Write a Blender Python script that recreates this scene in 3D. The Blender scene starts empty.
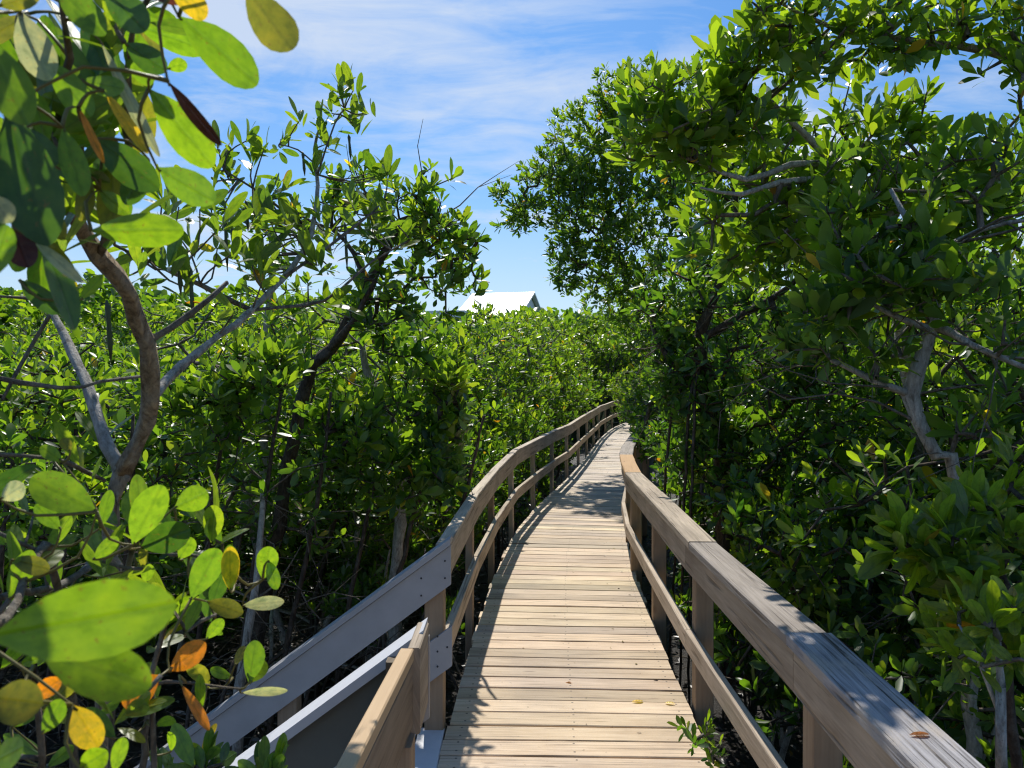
import bpy, math, random
import numpy as np
from mathutils import Vector, Matrix, noise

R = np.random.RandomState(7)
random.seed(7)
sc = bpy.context.scene
COL = sc.collection
H = 1.65          # eye height above the deck
F = 780.0         # focal length in pixels of the 1024 px frame
CX, CY = 512.0, 377.0
GZ = -0.9         # mud level below the deck

def P(px, py, d):
    return np.array([(px - CX) / F * d, d, H - (py - CY) / F * d])

def V(*a):
    return np.array(a, dtype=float)

def norm(a):
    a = np.asarray(a, dtype=float)
    l = np.linalg.norm(a, axis=-1, keepdims=True)
    return a / np.maximum(l, 1e-9)

# ------------------------------------------------------------------ objects
def tag(o, label=None, cat=None, group=None, kind=None):
    if label: o['label'] = label
    if cat: o['category'] = cat
    if group: o['group'] = group
    if kind: o['kind'] = kind
    return o

def empty(name, loc=(0, 0, 0), rz=0.0):
    o = bpy.data.objects.new(name, None)
    o.empty_display_size = 0.2
    o.location = [float(c) for c in loc]
    o.rotation_euler = (0, 0, rz)
    COL.objects.link(o)
    return o

def mesh_np(name, verts, faces_flat, loop_starts, mat, parent=None, colors=None, uvs=None, smooth=False, origin=None):
    """verts (N,3) in world; parented pieces are stored relative to the parent's location"""
    verts = np.asarray(verts, dtype=np.float32)
    if parent is not None:
        verts = verts - np.array(parent.location, dtype=np.float32)
    elif origin is not None:
        verts = verts - np.asarray(origin, dtype=np.float32)
    me = bpy.data.meshes.new(name)
    n = len(verts)
    me.vertices.add(n)
    me.vertices.foreach_set('co', verts.ravel())
    faces_flat = np.asarray(faces_flat, dtype=np.int32)
    loop_starts = np.asarray(loop_starts, dtype=np.int32)
    me.loops.add(len(faces_flat))
    me.loops.foreach_set('vertex_index', faces_flat)
    me.polygons.add(len(loop_starts))
    me.polygons.foreach_set('loop_start', loop_starts)
    me.polygons.foreach_set('use_smooth', np.full(len(loop_starts), bool(smooth)))
    if colors is not None:
        a = me.attributes.new('tint', 'FLOAT_COLOR', 'POINT')
        c = np.ones((n, 4), dtype=np.float32); c[:, :3] = colors
        a.data.foreach_set('color', c.ravel())
    if uvs is not None:
        a = me.attributes.new('grain', 'FLOAT_VECTOR', 'POINT')
        a.data.foreach_set('vector', np.asarray(uvs, dtype=np.float32).ravel())
    me.materials.append(mat)
    me.update(calc_edges=True)
    me.validate()
    o = bpy.data.objects.new(name, me)
    COL.objects.link(o)
    if parent is not None:
        o.parent = parent
    elif origin is not None:
        o.location = [float(c) for c in origin]
    return o

class MB:
    """collects swept boards, boxes and tubes into one mesh"""
    def __init__(s):
        s.v = []; s.f = []; s.uv = []; s.c = []
    def add(s, verts, faces, uvs=None, col=(1, 1, 1)):
        b = len(s.v)
        s.v += [tuple(map(float, p)) for p in verts]
        s.f += [tuple(b + i for i in q) for q in faces]
        s.uv += [tuple(map(float, q)) for q in uvs] if uvs is not None else [(p[0], p[1], p[2]) for p in verts]
        s.c += [col] * len(verts)
    def sweep(s, pts, w, h, up=(0, 0, 1), ch=0.004, col=(1, 1, 1), seed=None, sides=None):
        """chamfered board: cross-section w (sideways) x h (along up), centred on pts"""
        pts = [np.asarray(p, float) for p in pts]
        up = norm(np.asarray(up, float))
        r = random.random() * 50 if seed is None else seed
        sec = [(-w/2, -h/2+ch), (-w/2, h/2-ch), (-w/2+ch, h/2), (w/2-ch, h/2), (w/2, h/2-ch), (w/2, -h/2+ch), (w/2-ch, -h/2), (-w/2+ch, -h/2)]
        vs = []; uv = []; u = 0.0
        for i, p in enumerate(pts):
            if i == 0: t = pts[1] - pts[0]
            elif i == len(pts) - 1: t = pts[-1] - pts[-2]
            else: t = norm(pts[i+1] - pts[i]) + norm(pts[i] - pts[i-1])
            t = norm(t)
            if sides is not None: sd = norm(np.asarray(sides, float))
            else: sd = norm(np.cross(t, up))
            uu = norm(np.cross(sd, t)) if sides is None else up
            if i: u += np.linalg.norm(pts[i] - pts[i-1])
            for a, b in sec:
                vs.append(p + sd * a + uu * b)
                uv.append((u + r * 3.1, a + 0.35 * b, r))
        n = len(sec); fs = []
        for i in range(len(pts) - 1):
            for k in range(n):
                fs.append((i*n+k, i*n+(k+1) % n, (i+1)*n+(k+1) % n, (i+1)*n+k))
        fs.append(tuple(range(n))[::-1]); fs.append(tuple((len(pts)-1)*n + k for k in range(n)))
        s.add(vs, fs, uv, col)
        return s
    def tube(s, pts, rad, n=8, wob=0.0, col=(1, 1, 1), cap=True):
        pts = [np.asarray(p, float) for p in pts]
        if np.isscalar(rad): rad = [rad] * len(pts)
        vs = []; fs = []; uv = []
        ref = V(0.31, 0.87, 0.37); u = 0
        for i, p in enumerate(pts):
            t = norm(pts[min(i+1, len(pts)-1)] - pts[max(i-1, 0)])
            a = norm(np.cross(t, ref)); b = np.cross(t, a)
            if i: u += np.linalg.norm(pts[i] - pts[i-1])
            for k in range(n):
                an = 2*math.pi*k/n
                rr = rad[i] * (1 + wob * noise.noise(Vector(p * 9 + k * 1.7)))
                vs.append(p + (a*math.cos(an) + b*math.sin(an)) * rr)
                uv.append((u, k / n, 0))
        for i in range(len(pts)-1):
            for k in range(n):
                fs.append((i*n+k, i*n+(k+1) % n, (i+1)*n+(k+1) % n, (i+1)*n+k))
        if cap:
            fs.append(tuple(range(n))[::-1]); fs.append(tuple((len(pts)-1)*n+k for k in range(n)))
        s.add(vs, fs, uv, col)
        return s
    def build(s, name, mat, parent=None, smooth=False, origin=None):
        flat = [i for f in s.f for i in f]
        starts = np.cumsum([0] + [len(f) for f in s.f[:-1]])
        return mesh_np(name, np.array(s.v), flat, starts, mat, parent, np.array(s.c), np.array(s.uv), smooth, origin)

# ------------------------------------------------------------------ materials
def newmat(name):
    m = bpy.data.materials.new(name); m.use_nodes = True
    nt = m.node_tree; nt.nodes.clear()
    return m, nt, nt.nodes, nt.links

def nd(nodes, typ, **kw):
    n = nodes.new(typ)
    for k, v in kw.items(): setattr(n, k, v)
    return n

def mix(nt, fac, a, b, blend='MIX'):
    n = nt.nodes.new('ShaderNodeMix'); n.data_type = 'RGBA'; n.blend_type = blend
    for s, x in ((0, fac), (6, a), (7, b)):
        if isinstance(x, (int, float)): n.inputs[s].default_value = x
        elif isinstance(x, tuple): n.inputs[s].default_value = (*x, 1) if len(x) == 3 else x
        else: nt.links.new(x, n.inputs[s])
    return n.outputs[2]

def math_(nt, op, a, b=None, c=None, clamp=False):
    n = nt.nodes.new('ShaderNodeMath'); n.operation = op; n.use_clamp = clamp
    for i, x in enumerate((a, b, c)):
        if x is None: continue
        if isinstance(x, (int, float)): n.inputs[i].default_value = x
        else: nt.links.new(x, n.inputs[i])
    return n.outputs[0]

def ramp(nt, x, stops):
    n = nt.nodes.new('ShaderNodeValToRGB')
    cr = n.color_ramp
    while len(cr.elements) < len(stops): cr.elements.new(0.5)
    for e, (p, c) in zip(cr.elements, stops):
        e.position = p; e.color = (*c, 1) if len(c) == 3 else c
    nt.links.new(x, n.inputs[0])
    return n.outputs[0]

def tex_noise(nt, vec, scale, detail=4, rough=0.55, dist=0.0):
    n = nt.nodes.new('ShaderNodeTexNoise')
    n.inputs['Scale'].default_value = scale; n.inputs['Detail'].default_value = detail
    n.inputs['Roughness'].default_value = rough; n.inputs['Distortion'].default_value = dist
    nt.links.new(vec, n.inputs['Vector'])
    return n.outputs[0]

def mapping(nt, vec, scale=(1, 1, 1), loc=(0, 0, 0)):
    n = nt.nodes.new('ShaderNodeMapping')
    n.inputs['Scale'].default_value = scale; n.inputs['Location'].default_value = loc
    nt.links.new(vec, n.inputs['Vector'])
    return n.outputs[0]

def wood(name, dark, light, grain=0.5, crack=0.25, rough=0.72, nails=False, bumpd=0.35, blotch=None, spec=0.3, stain=False):
    m, nt, N, L = newmat(name)
    out = nd(N, 'ShaderNodeOutputMaterial'); b = nd(N, 'ShaderNodeBsdfPrincipled')
    at = nd(N, 'ShaderNodeAttribute', attribute_name='grain').outputs['Vector']
    tint = nd(N, 'ShaderNodeAttribute', attribute_name='tint').outputs['Color']
    g1 = tex_noise(nt, mapping(nt, at, (2.2, 60, 1)), 1.0, 6, 0.6, 0.6)
    g2 = tex_noise(nt, mapping(nt, at, (5, 240, 3)), 1.0, 3, 0.6, 0.2)
    bl = tex_noise(nt, mapping(nt, at, (2.2, 7, 1)), 1.0, 4, 0.6, 0.3)
    g = math_(nt, 'MULTIPLY_ADD', g2, 0.4, math_(nt, 'MULTIPLY', g1, 0.6))
    g = math_(nt, 'MULTIPLY_ADD', math_(nt, 'SUBTRACT', g, 0.5), 2.2 * grain, 0.5)
    g = math_(nt, 'MULTIPLY_ADD', math_(nt, 'SUBTRACT', bl, 0.5), 0.9, g, clamp=True)
    col = mix(nt, g, dark, light)
    # drying cracks that run with the grain
    ck = tex_noise(nt, mapping(nt, at, (1.6, 95, 2)), 1.0, 2, 0.5, 0.35)
    ckm = ramp(nt, ck, [(0.60, (0, 0, 0)), (0.68, (1, 1, 1))])
    col = mix(nt, math_(nt, 'MULTIPLY', ckm, crack), col, (0.05, 0.035, 0.022))
    # knots
    vo = nd(N, 'ShaderNodeTexVoronoi'); vo.inputs['Scale'].default_value = 1.0
    L.new(mapping(nt, at, (2.6, 14, 1)), vo.inputs['Vector'])
    kn = ramp(nt, vo.outputs['Distance'], [(0.045, (1, 1, 1)), (0.12, (0, 0, 0))])
    col = mix(nt, math_(nt, 'MULTIPLY', kn, 0.55), col, (0.12, 0.06, 0.03))
    if blotch:
        bb = tex_noise(nt, mapping(nt, at, (5.0, 22, 1), (3, 1, 0)), 1.0, 5, 0.65, 0.3)
        col = mix(nt, ramp(nt, bb, [(0.5, (0, 0, 0)), (0.62, (1, 1, 1))]), col, blotch)
    col = mix(nt, 1.0, col, tint, 'MULTIPLY')
    if stain:
        oc = nd(N, 'ShaderNodeTexCoord').outputs['Object']
        st = tex_noise(nt, oc, 1.3, 6, 0.65, .4); st2 = tex_noise(nt, oc, 38, 3, 0.6)
        col = mix(nt, 1.0, col, ramp(nt, st, [(.34, (.80, .80, .83)), (.62, (1.05, 1.04, 1.02))]), 'MULTIPLY')
        col = mix(nt, math_(nt, 'MULTIPLY', ramp(nt, st2, [(.66, (0, 0, 0)), (.72, (1, 1, 1))]), .45), col, (.16, .11, .06))
    if nails:
        sp = nd(N, 'ShaderNodeSeparateXYZ'); L.new(at, sp.inputs[0])
        un = math_(nt, 'SUBTRACT', sp.outputs[0], math_(nt, 'MULTIPLY', sp.outputs[2], 3.1))
        tt = math_(nt, 'MULTIPLY', math_(nt, 'SUBTRACT', math_(nt, 'FRACT', math_(nt, 'ADD', math_(nt, 'DIVIDE', math_(nt, 'SUBTRACT', un, .07), .522), .5)), .5), .522)
        dv = math_(nt, 'SUBTRACT', math_(nt, 'ABSOLUTE', sp.outputs[1]), .040)
        rr = math_(nt, 'SQRT', math_(nt, 'ADD', math_(nt, 'MULTIPLY', tt, tt), math_(nt, 'MULTIPLY', dv, dv)))
        col = mix(nt, math_(nt, 'MULTIPLY', math_(nt, 'LESS_THAN', rr, .0055), .8), col, (.06, .045, .035))
    L.new(col, b.inputs['Base Color'])
    b.inputs['Roughness'].default_value = rough
    b.inputs['Specular IOR Level'].default_value = spec
    bp = nd(N, 'ShaderNodeBump'); bp.inputs['Strength'].default_value = bumpd; bp.inputs['Distance'].default_value = 0.004
    hh = math_(nt, 'SUBTRACT', g, ckm)
    L.new(hh, bp.inputs['Height']); L.new(bp.outputs[0], b.inputs['Normal'])
    L.new(b.outputs[0], out.inputs[0])
    return m

def simple(name, col, rough=0.6, noise_s=None, amt=0.15, spec=0.4, bump=0.0, metallic=0.0):
    m, nt, N, L = newmat(name)
    out = nd(N, 'ShaderNodeOutputMaterial'); b = nd(N, 'ShaderNodeBsdfPrincipled')
    co = nd(N, 'ShaderNodeTexCoord').outputs['Object']
    if noise_s:
        x = tex_noise(nt, co, noise_s, 5, 0.6)
        c = mix(nt, x, tuple(k * (1 - 2*amt) for k in col), tuple(min(1, k * (1 + 2*amt)) for k in col))
        L.new(c, b.inputs['Base Color'])
        if bump:
            bp = nd(N, 'ShaderNodeBump'); bp.inputs['Strength'].default_value = bump; bp.inputs['Distance'].default_value = 0.01
            L.new(x, bp.inputs['Height']); L.new(bp.outputs[0], b.inputs['Normal'])
    else:
        b.inputs['Base Color'].default_value = (*col, 1)
    b.inputs['Roughness'].default_value = rough; b.inputs['Specular IOR Level'].default_value = spec
    b.inputs['Metallic'].default_value = metallic
    L.new(b.outputs[0], out.inputs[0])
    return m

def leafmat(name, near=False, gain=4.6, fac=0.45, rough=0.33, spec=0.6):
    m, nt, N, L = newmat(name)
    out = nd(N, 'ShaderNodeOutputMaterial'); b = nd(N, 'ShaderNodeBsdfPrincipled')
    t = nd(N, 'ShaderNodeBsdfTranslucent'); mx = nd(N, 'ShaderNodeMixShader')
    col = nd(N, 'ShaderNodeAttribute', attribute_name='tint').outputs['Color']
    geo = nd(N, 'ShaderNodeNewGeometry')
    rgh = rough
    if near:
        uv = nd(N, 'ShaderNodeAttribute', attribute_name='grain').outputs['Vector']
        sp = nd(N, 'ShaderNodeSeparateXYZ'); L.new(uv, sp.inputs[0])
        av = math_(nt, 'ABSOLUTE', sp.outputs[1])
        rib = ramp(nt, av, [(0.02, (1, 1, 1)), (0.07, (0, 0, 0))])
        # side veins slanting away from the midrib
        vv = math_(nt, 'SUBTRACT', math_(nt, 'MULTIPLY', sp.outputs[0], 26.0), math_(nt, 'MULTIPLY', av, 9.0))
        vs = math_(nt, 'SINE', vv)
        vn = ramp(nt, vs, [(0.55, (0, 0, 0)), (1.0, (1, 1, 1))])
        bl = tex_noise(nt, mapping(nt, uv, (3.5, 2.2, 9)), 1.5, 5, 0.62)
        col = mix(nt, math_(nt, 'MULTIPLY', vn, 0.10), col, mix(nt, 1.0, col, (1.7, 1.5, 1.3), 'MULTIPLY'))
        col = mix(nt, 0.8, col, mix(nt, 1.0, col, ramp(nt, bl, [(0.28, (0.45, 0.55, 0.5)), (0.5, (1, 1, 1)), (0.72, (1.45, 1.25, 1.05))]), 'MULTIPLY'))
        sk = tex_noise(nt, mapping(nt, uv, (9, 5, 13)), 2.0, 3, 0.5)
        col = mix(nt, math_(nt, 'MULTIPLY', ramp(nt, sk, [(0.65, (0, 0, 0)), (0.70, (1, 1, 1))]), 0.6), col, (0.10, 0.06, 0.015))
        col = mix(nt, math_(nt, 'MULTIPLY', rib, 0.5), col, mix(nt, 1.0, col, (0.62, 0.66, 0.8), 'MULTIPLY'))
    back = mix(nt, 1.0, col, (1.25, 1.3, 1.6), 'MULTIPLY')
    back = mix(nt, 0.12, back, (0.30, 0.36, 0.30))
    c2 = mix(nt, geo.outputs['Backfacing'], col, back)
    L.new(c2, b.inputs['Base Color'])
    oc = nd(N, 'ShaderNodeTexCoord').outputs['Object']
    L.new(math_(nt, 'MULTIPLY_ADD', tex_noise(nt, oc, 22, 2, .5), .55, rgh - .22), b.inputs['Roughness']); b.inputs['Specular IOR Level'].default_value = spec
    if near:
        bp = nd(N, 'ShaderNodeBump'); bp.inputs['Strength'].default_value = .5; bp.inputs['Distance'].default_value = .0012
        L.new(math_(nt, 'SUBTRACT', math_(nt, 'MULTIPLY', vs, .25), math_(nt, 'MULTIPLY', rib, 1.5)), bp.inputs['Height']); L.new(bp.outputs[0], b.inputs['Normal'])
    tc = mix(nt, 1.0, col, (gain * 1.05, gain, gain * 0.45), 'MULTIPLY')
    L.new(tc, t.inputs[0])
    mx.inputs[0].default_value = fac
    L.new(b.outputs[0], mx.inputs[1]); L.new(t.outputs[0], mx.inputs[2]); L.new(mx.outputs[0], out.inputs[0])
    return m

def bark(name, dark, light, scale=18, lichen=0.3):
    m, nt, N, L = newmat(name)
    out = nd(N, 'ShaderNodeOutputMaterial'); b = nd(N, 'ShaderNodeBsdfPrincipled')
    co = nd(N, 'ShaderNodeTexCoord').outputs['Object']
    x = tex_noise(nt, mapping(nt, co, (1, 1, 0.35)), scale, 7, 0.68, 0.4)
    y = tex_noise(nt, co, scale * 0.35, 4, 0.6)
    z = tex_noise(nt, co, scale * 3.5, 3, 0.7)
    c = mix(nt, ramp(nt, x, [(0.32, (0, 0, 0)), (0.66, (1, 1, 1))]), dark, light)
    c = mix(nt, math_(nt, 'MULTIPLY', ramp(nt, y, [(0.5, (0, 0, 0)), (0.6, (1, 1, 1))]), lichen), c, (0.36, 0.35, 0.31))
    c = mix(nt, math_(nt, 'MULTIPLY', ramp(nt, z, [(0.6, (0, 0, 0)), (0.68, (1, 1, 1))]), 0.5), c, tuple(k * .5 for k in dark))
    L.new(c, b.inputs['Base Color']); b.inputs['Roughness'].default_value = 0.85
    b.inputs['Specular IOR Level'].default_value = 0.25
    bp = nd(N, 'ShaderNodeBump'); bp.inputs['Strength'].default_value = 0.9; bp.inputs['Distance'].default_value = 0.014
    L.new(x, bp.inputs['Height']); L.new(bp.outputs[0], b.inputs['Normal'])
    L.new(b.outputs[0], out.inputs[0])
    return m

M = {}
M['deck'] = wood('deck_wood', (0.42, 0.30, 0.18), (0.78, 0.64, 0.46), grain=0.85, crack=0.6, rough=0.62, nails=True, stain=True)
M['rail'] = wood('rail_wood', (0.23, 0.185, 0.135), (0.60, 0.51, 0.40), grain=0.8, crack=0.5, bumpd=.6)
M['newrail'] = wood('new_rail_wood', (0.42, 0.29, 0.16), (0.60, 0.45, 0.28), grain=0.4, crack=0.12)
M['post'] = wood('post_wood', (0.18, 0.125, 0.08), (0.42, 0.32, 0.22), grain=0.5, crack=0.2)
M['weathered'] = wood('weathered_wood', (0.06, 0.055, 0.052), (0.62, 0.59, 0.57), grain=1.0, crack=0.85, bumpd=0.8, blotch=(0.42, 0.37, 0.31))
M['oldcap'] = wood('old_cap_wood', (0.16, 0.13, 0.10), (0.50, 0.43, 0.35), grain=0.9, crack=0.6, bumpd=0.5)
M['grey'] = simple('grey_composite', (0.38, 0.375, 0.375), 0.55, 9, 0.09)
M['greyshade'] = simple('olive_grey_composite', (0.14, 0.145, 0.125), 0.6, 14, 0.08)  # grey composite darkened, the shade of the handrail side put into the colour
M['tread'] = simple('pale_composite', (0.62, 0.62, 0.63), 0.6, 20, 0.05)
M['screw'] = simple('screw_head', (0.04, 0.04, 0.045), 0.5)
M['leaf'] = leafmat('mangrove_leaf')
M['leafnear'] = leafmat('mangrove_leaf_near', near=True, gain=4.0, fac=0.46, rough=0.34, spec=0.7)
M['bark'] = bark('grey_bark', (0.17, 0.15, 0.12), (0.60, 0.57, 0.50), 55, .5)
M['barktan'] = bark('tan_bark', (0.13, 0.09, 0.055), (0.55, 0.43, 0.28), 70, 0.35)
M['barkdark'] = bark('dark_bark', (0.03, 0.022, 0.016), (0.12, 0.09, 0.065), 44, 0.12)
M['twig'] = bark('twig_bark', (0.075, 0.06, 0.042), (0.24, 0.20, 0.15), 50, 0.3)
M['pod'] = simple('seed_pod', (0.06, 0.08, 0.03), 0.5)

# ------------------------------------------------------------------ leaves
LODS = {
    'low': [(0.0, 0.0), (0.42, 0.95), (0.80, 0.82), (1.0, 0.0)],
    'mid': [(0.0, 0.05), (0.22, 0.46), (0.56, 1.0), (0.84, 0.76), (1.0, 0.06)],
    'hi': [(0.0, 0.05), (0.07, 0.20), (0.18, 0.52), (0.33, 0.82), (0.5, 0.98), (0.66, 1.0), (0.81, 0.84), (0.92, 0.56), (0.98, 0.27), (1.0, 0.04)],
}

def leaf_arrays(base, dr, nr, Ln, Wd, col, lod='mid', fold=0.18, curl=None, rid=None):
    """returns verts, faces, starts, colours, uvs"""
    n = len(base)
    dr = norm(dr); sd = norm(np.cross(dr, nr)); nr = norm(np.cross(sd, dr))
    if curl is None: curl = R.uniform(-0.05, 0.28, n)
    if rid is None: rid = R.uniform(0, 60, n)
    if np.isscalar(fold): fold = fold * R.uniform(0.3, 1.4, n)
    st = LODS[lod]; rows = len(st)
    vs = []; uv = []
    if lod == 'low':
        for t, w in st:
            ctr = base + dr * (Ln * t)[:, None] - nr * (curl * Ln * t * t)[:, None]
            if w == 0:
                vs.append(ctr); uv.append(np.stack([np.full(n, t), np.zeros(n), rid], 1))
            else:
                for s in (-1, 1):
                    vs.append(ctr + sd * (s * w * Wd / 2)[:, None] + nr * (w * Wd / 2 * fold)[:, None])
                    uv.append(np.stack([np.full(n, t), np.full(n, s * w * .5), rid], 1))
        # order: 0 base, 1 L1, 2 R1, 3 L2, 4 R2, 5 tip
        f = np.array([[0, 1, 3, 5], [0, 5, 4, 2]])
        nv = 6
    else:
        for t, w in st:
            ctr = base + dr * (Ln * t)[:, None] - nr * (curl * Ln * t * t)[:, None]
            for s in (-1, 0, 1):
                wav = 0.0
                if lod == 'hi' and s: wav = 0.05 * np.sin(t * 9 + rid + s)
                vs.append(ctr + sd * (s * w * Wd / 2)[:, None] + nr * (abs(s) * w * Wd / 2 * (fold + wav))[:, None])
                uv.append(np.stack([np.full(n, t), np.full(n, s * w * .5), rid], 1))
        f = []
        for i in range(rows - 1):
            a = i * 3
            f.append([a, a + 1, a + 4, a + 3]); f.append([a + 1, a + 2, a + 5, a + 4])
        f = np.array(f); nv = rows * 3
    vs = np.stack(vs, 1).reshape(-1, 3); uv = np.stack(uv, 1).reshape(-1, 3)
    fa = (f[None] + (np.arange(n) * nv)[:, None, None]).reshape(-1)
    stt = np.arange(0, len(fa), 4)
    return vs, fa, stt, np.repeat(col, nv, 0), uv

def leaf_mesh(name, parent, mat, *a, **k):
    vs, fa, st, c, uv = leaf_arrays(*a, **k)
    return mesh_np(name, vs, fa, st, mat, parent, c, uv, smooth=True)

G_DARK = V(0.017, 0.050, 0.007); G_MID = V(0.050, 0.103, 0.008); G_BRI = V(0.118, 0.176, 0.010); G_YEL = V(0.14, 0.19, 0.015)

def leaf_colours(n, bright=0.5, yellow=0.004):
    t = np.clip(R.normal(bright, 0.27, n), 0, 1)[:, None]
    c = np.where(t < .5, G_DARK + (G_MID - G_DARK) * t * 2, G_MID + (G_BRI - G_MID) * (t - .5) * 2)
    c = c * R.uniform(0.8, 1.2, (n, 1))
    k = R.rand(n) < 0.05
    c[k] = G_YEL * R.uniform(.7, 1.1, (k.sum(), 1))
    k = R.rand(n) < yellow
    c[k] = (V(0.34, 0.15, 0.015) + V(-.04, .12, .0) * R.rand(k.sum(), 1)) * R.uniform(.45, 1.15, (k.sum(), 1))
    return c

def rosettes(tips, axes, size=0.09, k=(5, 9), bright=0.5, yellow=0.004, spread=1.0, bright_v=None):
    """whorls of leaves at branch tips"""
    n = len(tips)
    ks = R.randint(k[0], k[1] + 1, n)
    idx = np.repeat(np.arange(n), ks)
    m = len(idx)
    j = np.arange(m) - np.repeat(np.cumsum(ks) - ks, ks)
    ax = norm(axes)[idx]
    ref = np.where(np.abs(ax[:, 2:3]) < 0.9, V(0, 0, 1), V(1, 0, 0))
    u = norm(np.cross(ax, ref)); v = np.cross(ax, u)
    ph = j * 2.4 + np.repeat(R.uniform(0, 6.28, n), ks) + R.normal(0, .25, m)
    fr = j / np.maximum(ks[idx] - 1, 1)
    tilt = np.radians(16 + 50 * fr * spread + R.normal(0, 11, m))
    rad = u * np.cos(ph)[:, None] + v * np.sin(ph)[:, None]
    d = ax * np.cos(tilt)[:, None] + rad * np.sin(tilt)[:, None]
    d[:, 2] -= 0.12 * fr
    d = norm(d)
    nr = ax - rad * 0.25 + R.normal(0, .22, (m, 3))
    sz = np.repeat(R.uniform(.68, 1.25, n), ks)
    Ln = size * sz * R.uniform(.72, 1.12, m) * (0.72 + 0.28 * np.sin(np.pi * np.clip(fr + .25, 0, 1)))
    Wd = Ln * R.uniform(.34, .43, m)
    base = tips[idx] - ax * (fr * size * .45)[:, None] + d * (size * .08)
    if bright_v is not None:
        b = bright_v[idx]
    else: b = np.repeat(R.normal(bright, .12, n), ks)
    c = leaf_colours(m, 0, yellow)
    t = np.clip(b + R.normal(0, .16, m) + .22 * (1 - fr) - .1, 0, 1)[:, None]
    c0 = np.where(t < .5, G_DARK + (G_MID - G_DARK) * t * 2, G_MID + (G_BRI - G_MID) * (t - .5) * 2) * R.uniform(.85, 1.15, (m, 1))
    keep = (c[:, 0] > 0.09)[:, None]
    c = np.where(keep, c, c0)
    return base, d, nr, Ln, Wd, c

def frustums(name, parent, mat, p0, p1, r0, r1, n=5):
    p0 = np.asarray(p0, float); p1 = np.asarray(p1, float); m = len(p0)
    t = norm(p1 - p0); ref = np.where(np.abs(t[:, 2:3]) < .9, V(0, 0, 1), V(1, 0, 0))
    a = norm(np.cross(t, ref)); b = np.cross(t, a)
    rings = []
    for pp, rr in ((p0, r0), (p1, r1)):
        for k in range(n):
            an = 2 * math.pi * k / n
            rings.append(pp + (a * math.cos(an) + b * math.sin(an)) * np.asarray(rr)[:, None])
    vs = np.stack(rings, 1).reshape(-1, 3)
    f = np.array([[k, (k+1) % n, n + (k+1) % n, n + k] for k in range(n)])
    fa = (f[None] + (np.arange(m) * 2 * n)[:, None, None]).reshape(-1)
    return mesh_np(name, vs, fa, np.arange(0, len(fa), 4), mat, parent, smooth=True)

def smooth_line(pts, rad, step=0.12, wob=0.02):
    """catmull-rom through the points, with radii"""
    pts = [np.asarray(p, float) for p in pts]
    if len(rad) != len(pts): rad = list(np.interp(np.linspace(0, 1, len(pts)), np.linspace(0, 1, len(rad)), rad))
    ext = [2*pts[0]-pts[1]] + pts + [2*pts[-1]-pts[-2]]
    out = []; ro = []
    for i in range(len(pts)-1):
        p0, p1, p2, p3 = ext[i:i+4]
        n = max(2, int(np.linalg.norm(p2-p1)/step))
        for j in range(n):
            t = j/n
            q = 0.5*((2*p1)+(-p0+p2)*t+(2*p0-5*p1+4*p2-p3)*t*t+(-p0+3*p1-3*p2+p3)*t**3)
            if i or j:
                q = q + R.normal(0, wob * 0.35, 3) * min(1, rad[i] * 30)
            out.append(q); ro.append(rad[i]*(1-t)+rad[i+1]*t)
    out.append(pts[-1]); ro.append(rad[-1])
    return out, ro

# ------------------------------------------------------------------ walk layout
LE = np.array([(-3, -.62), (0, -.44), (1.5, -.36), (2.4, -.325), (3.67, -.295), (5.3, -.215), (6.81, -.11), (8.47, .06), (10, .34), (11.5, .66), (13.1, 1.0), (15.1, 1.36),
               (17, 1.7), (19.5, 2.12), (21.2, 2.42), (25, 3.2), (29, 4.3), (33, 5.8), (37, 7.8)])
yy = np.linspace(-3, 37, 801)
xx = np.interp(yy, LE[:, 0], LE[:, 1])
ker = np.ones(31) / 31
xx = np.convolve(np.pad(xx, 15, mode='edge'), ker, 'valid')
sl = np.gradient(xx, yy)
tx = sl / np.sqrt(1 + sl**2); ty = 1 / np.sqrt(1 + sl**2)
LEFT = np.stack([xx, yy], 1); TAN = np.stack([tx, ty], 1); NRM = np.stack([ty, -tx], 1)
ARC = np.concatenate([[0], np.cumsum(np.linalg.norm(np.diff(LEFT, axis=0), axis=1))])
ARC -= np.interp(0, yy, ARC)
W = 1.165
def walk(s, off=0.0, z=0.0):
    """point at arc length s along the left edge, off metres to the right of it"""
    p = V(np.interp(s, ARC, LEFT[:, 0]), np.interp(s, ARC, LEFT[:, 1]), z)
    t = norm(V(np.interp(s, ARC, TAN[:, 0]), np.interp(s, ARC, TAN[:, 1]), 0))
    n = V(t[1], -t[0], 0)
    return p + n * off, t, n
def s_of_y(y): return float(np.interp(y, LEFT[:, 1], ARC))
def left_x(y): return float(np.interp(y, LEFT[:, 1], LEFT[:, 0]))
def right_x(y):
    sl_ = float(np.interp(y, yy, sl))
    return left_x(y) + W * math.sqrt(1 + sl_**2)

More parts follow.
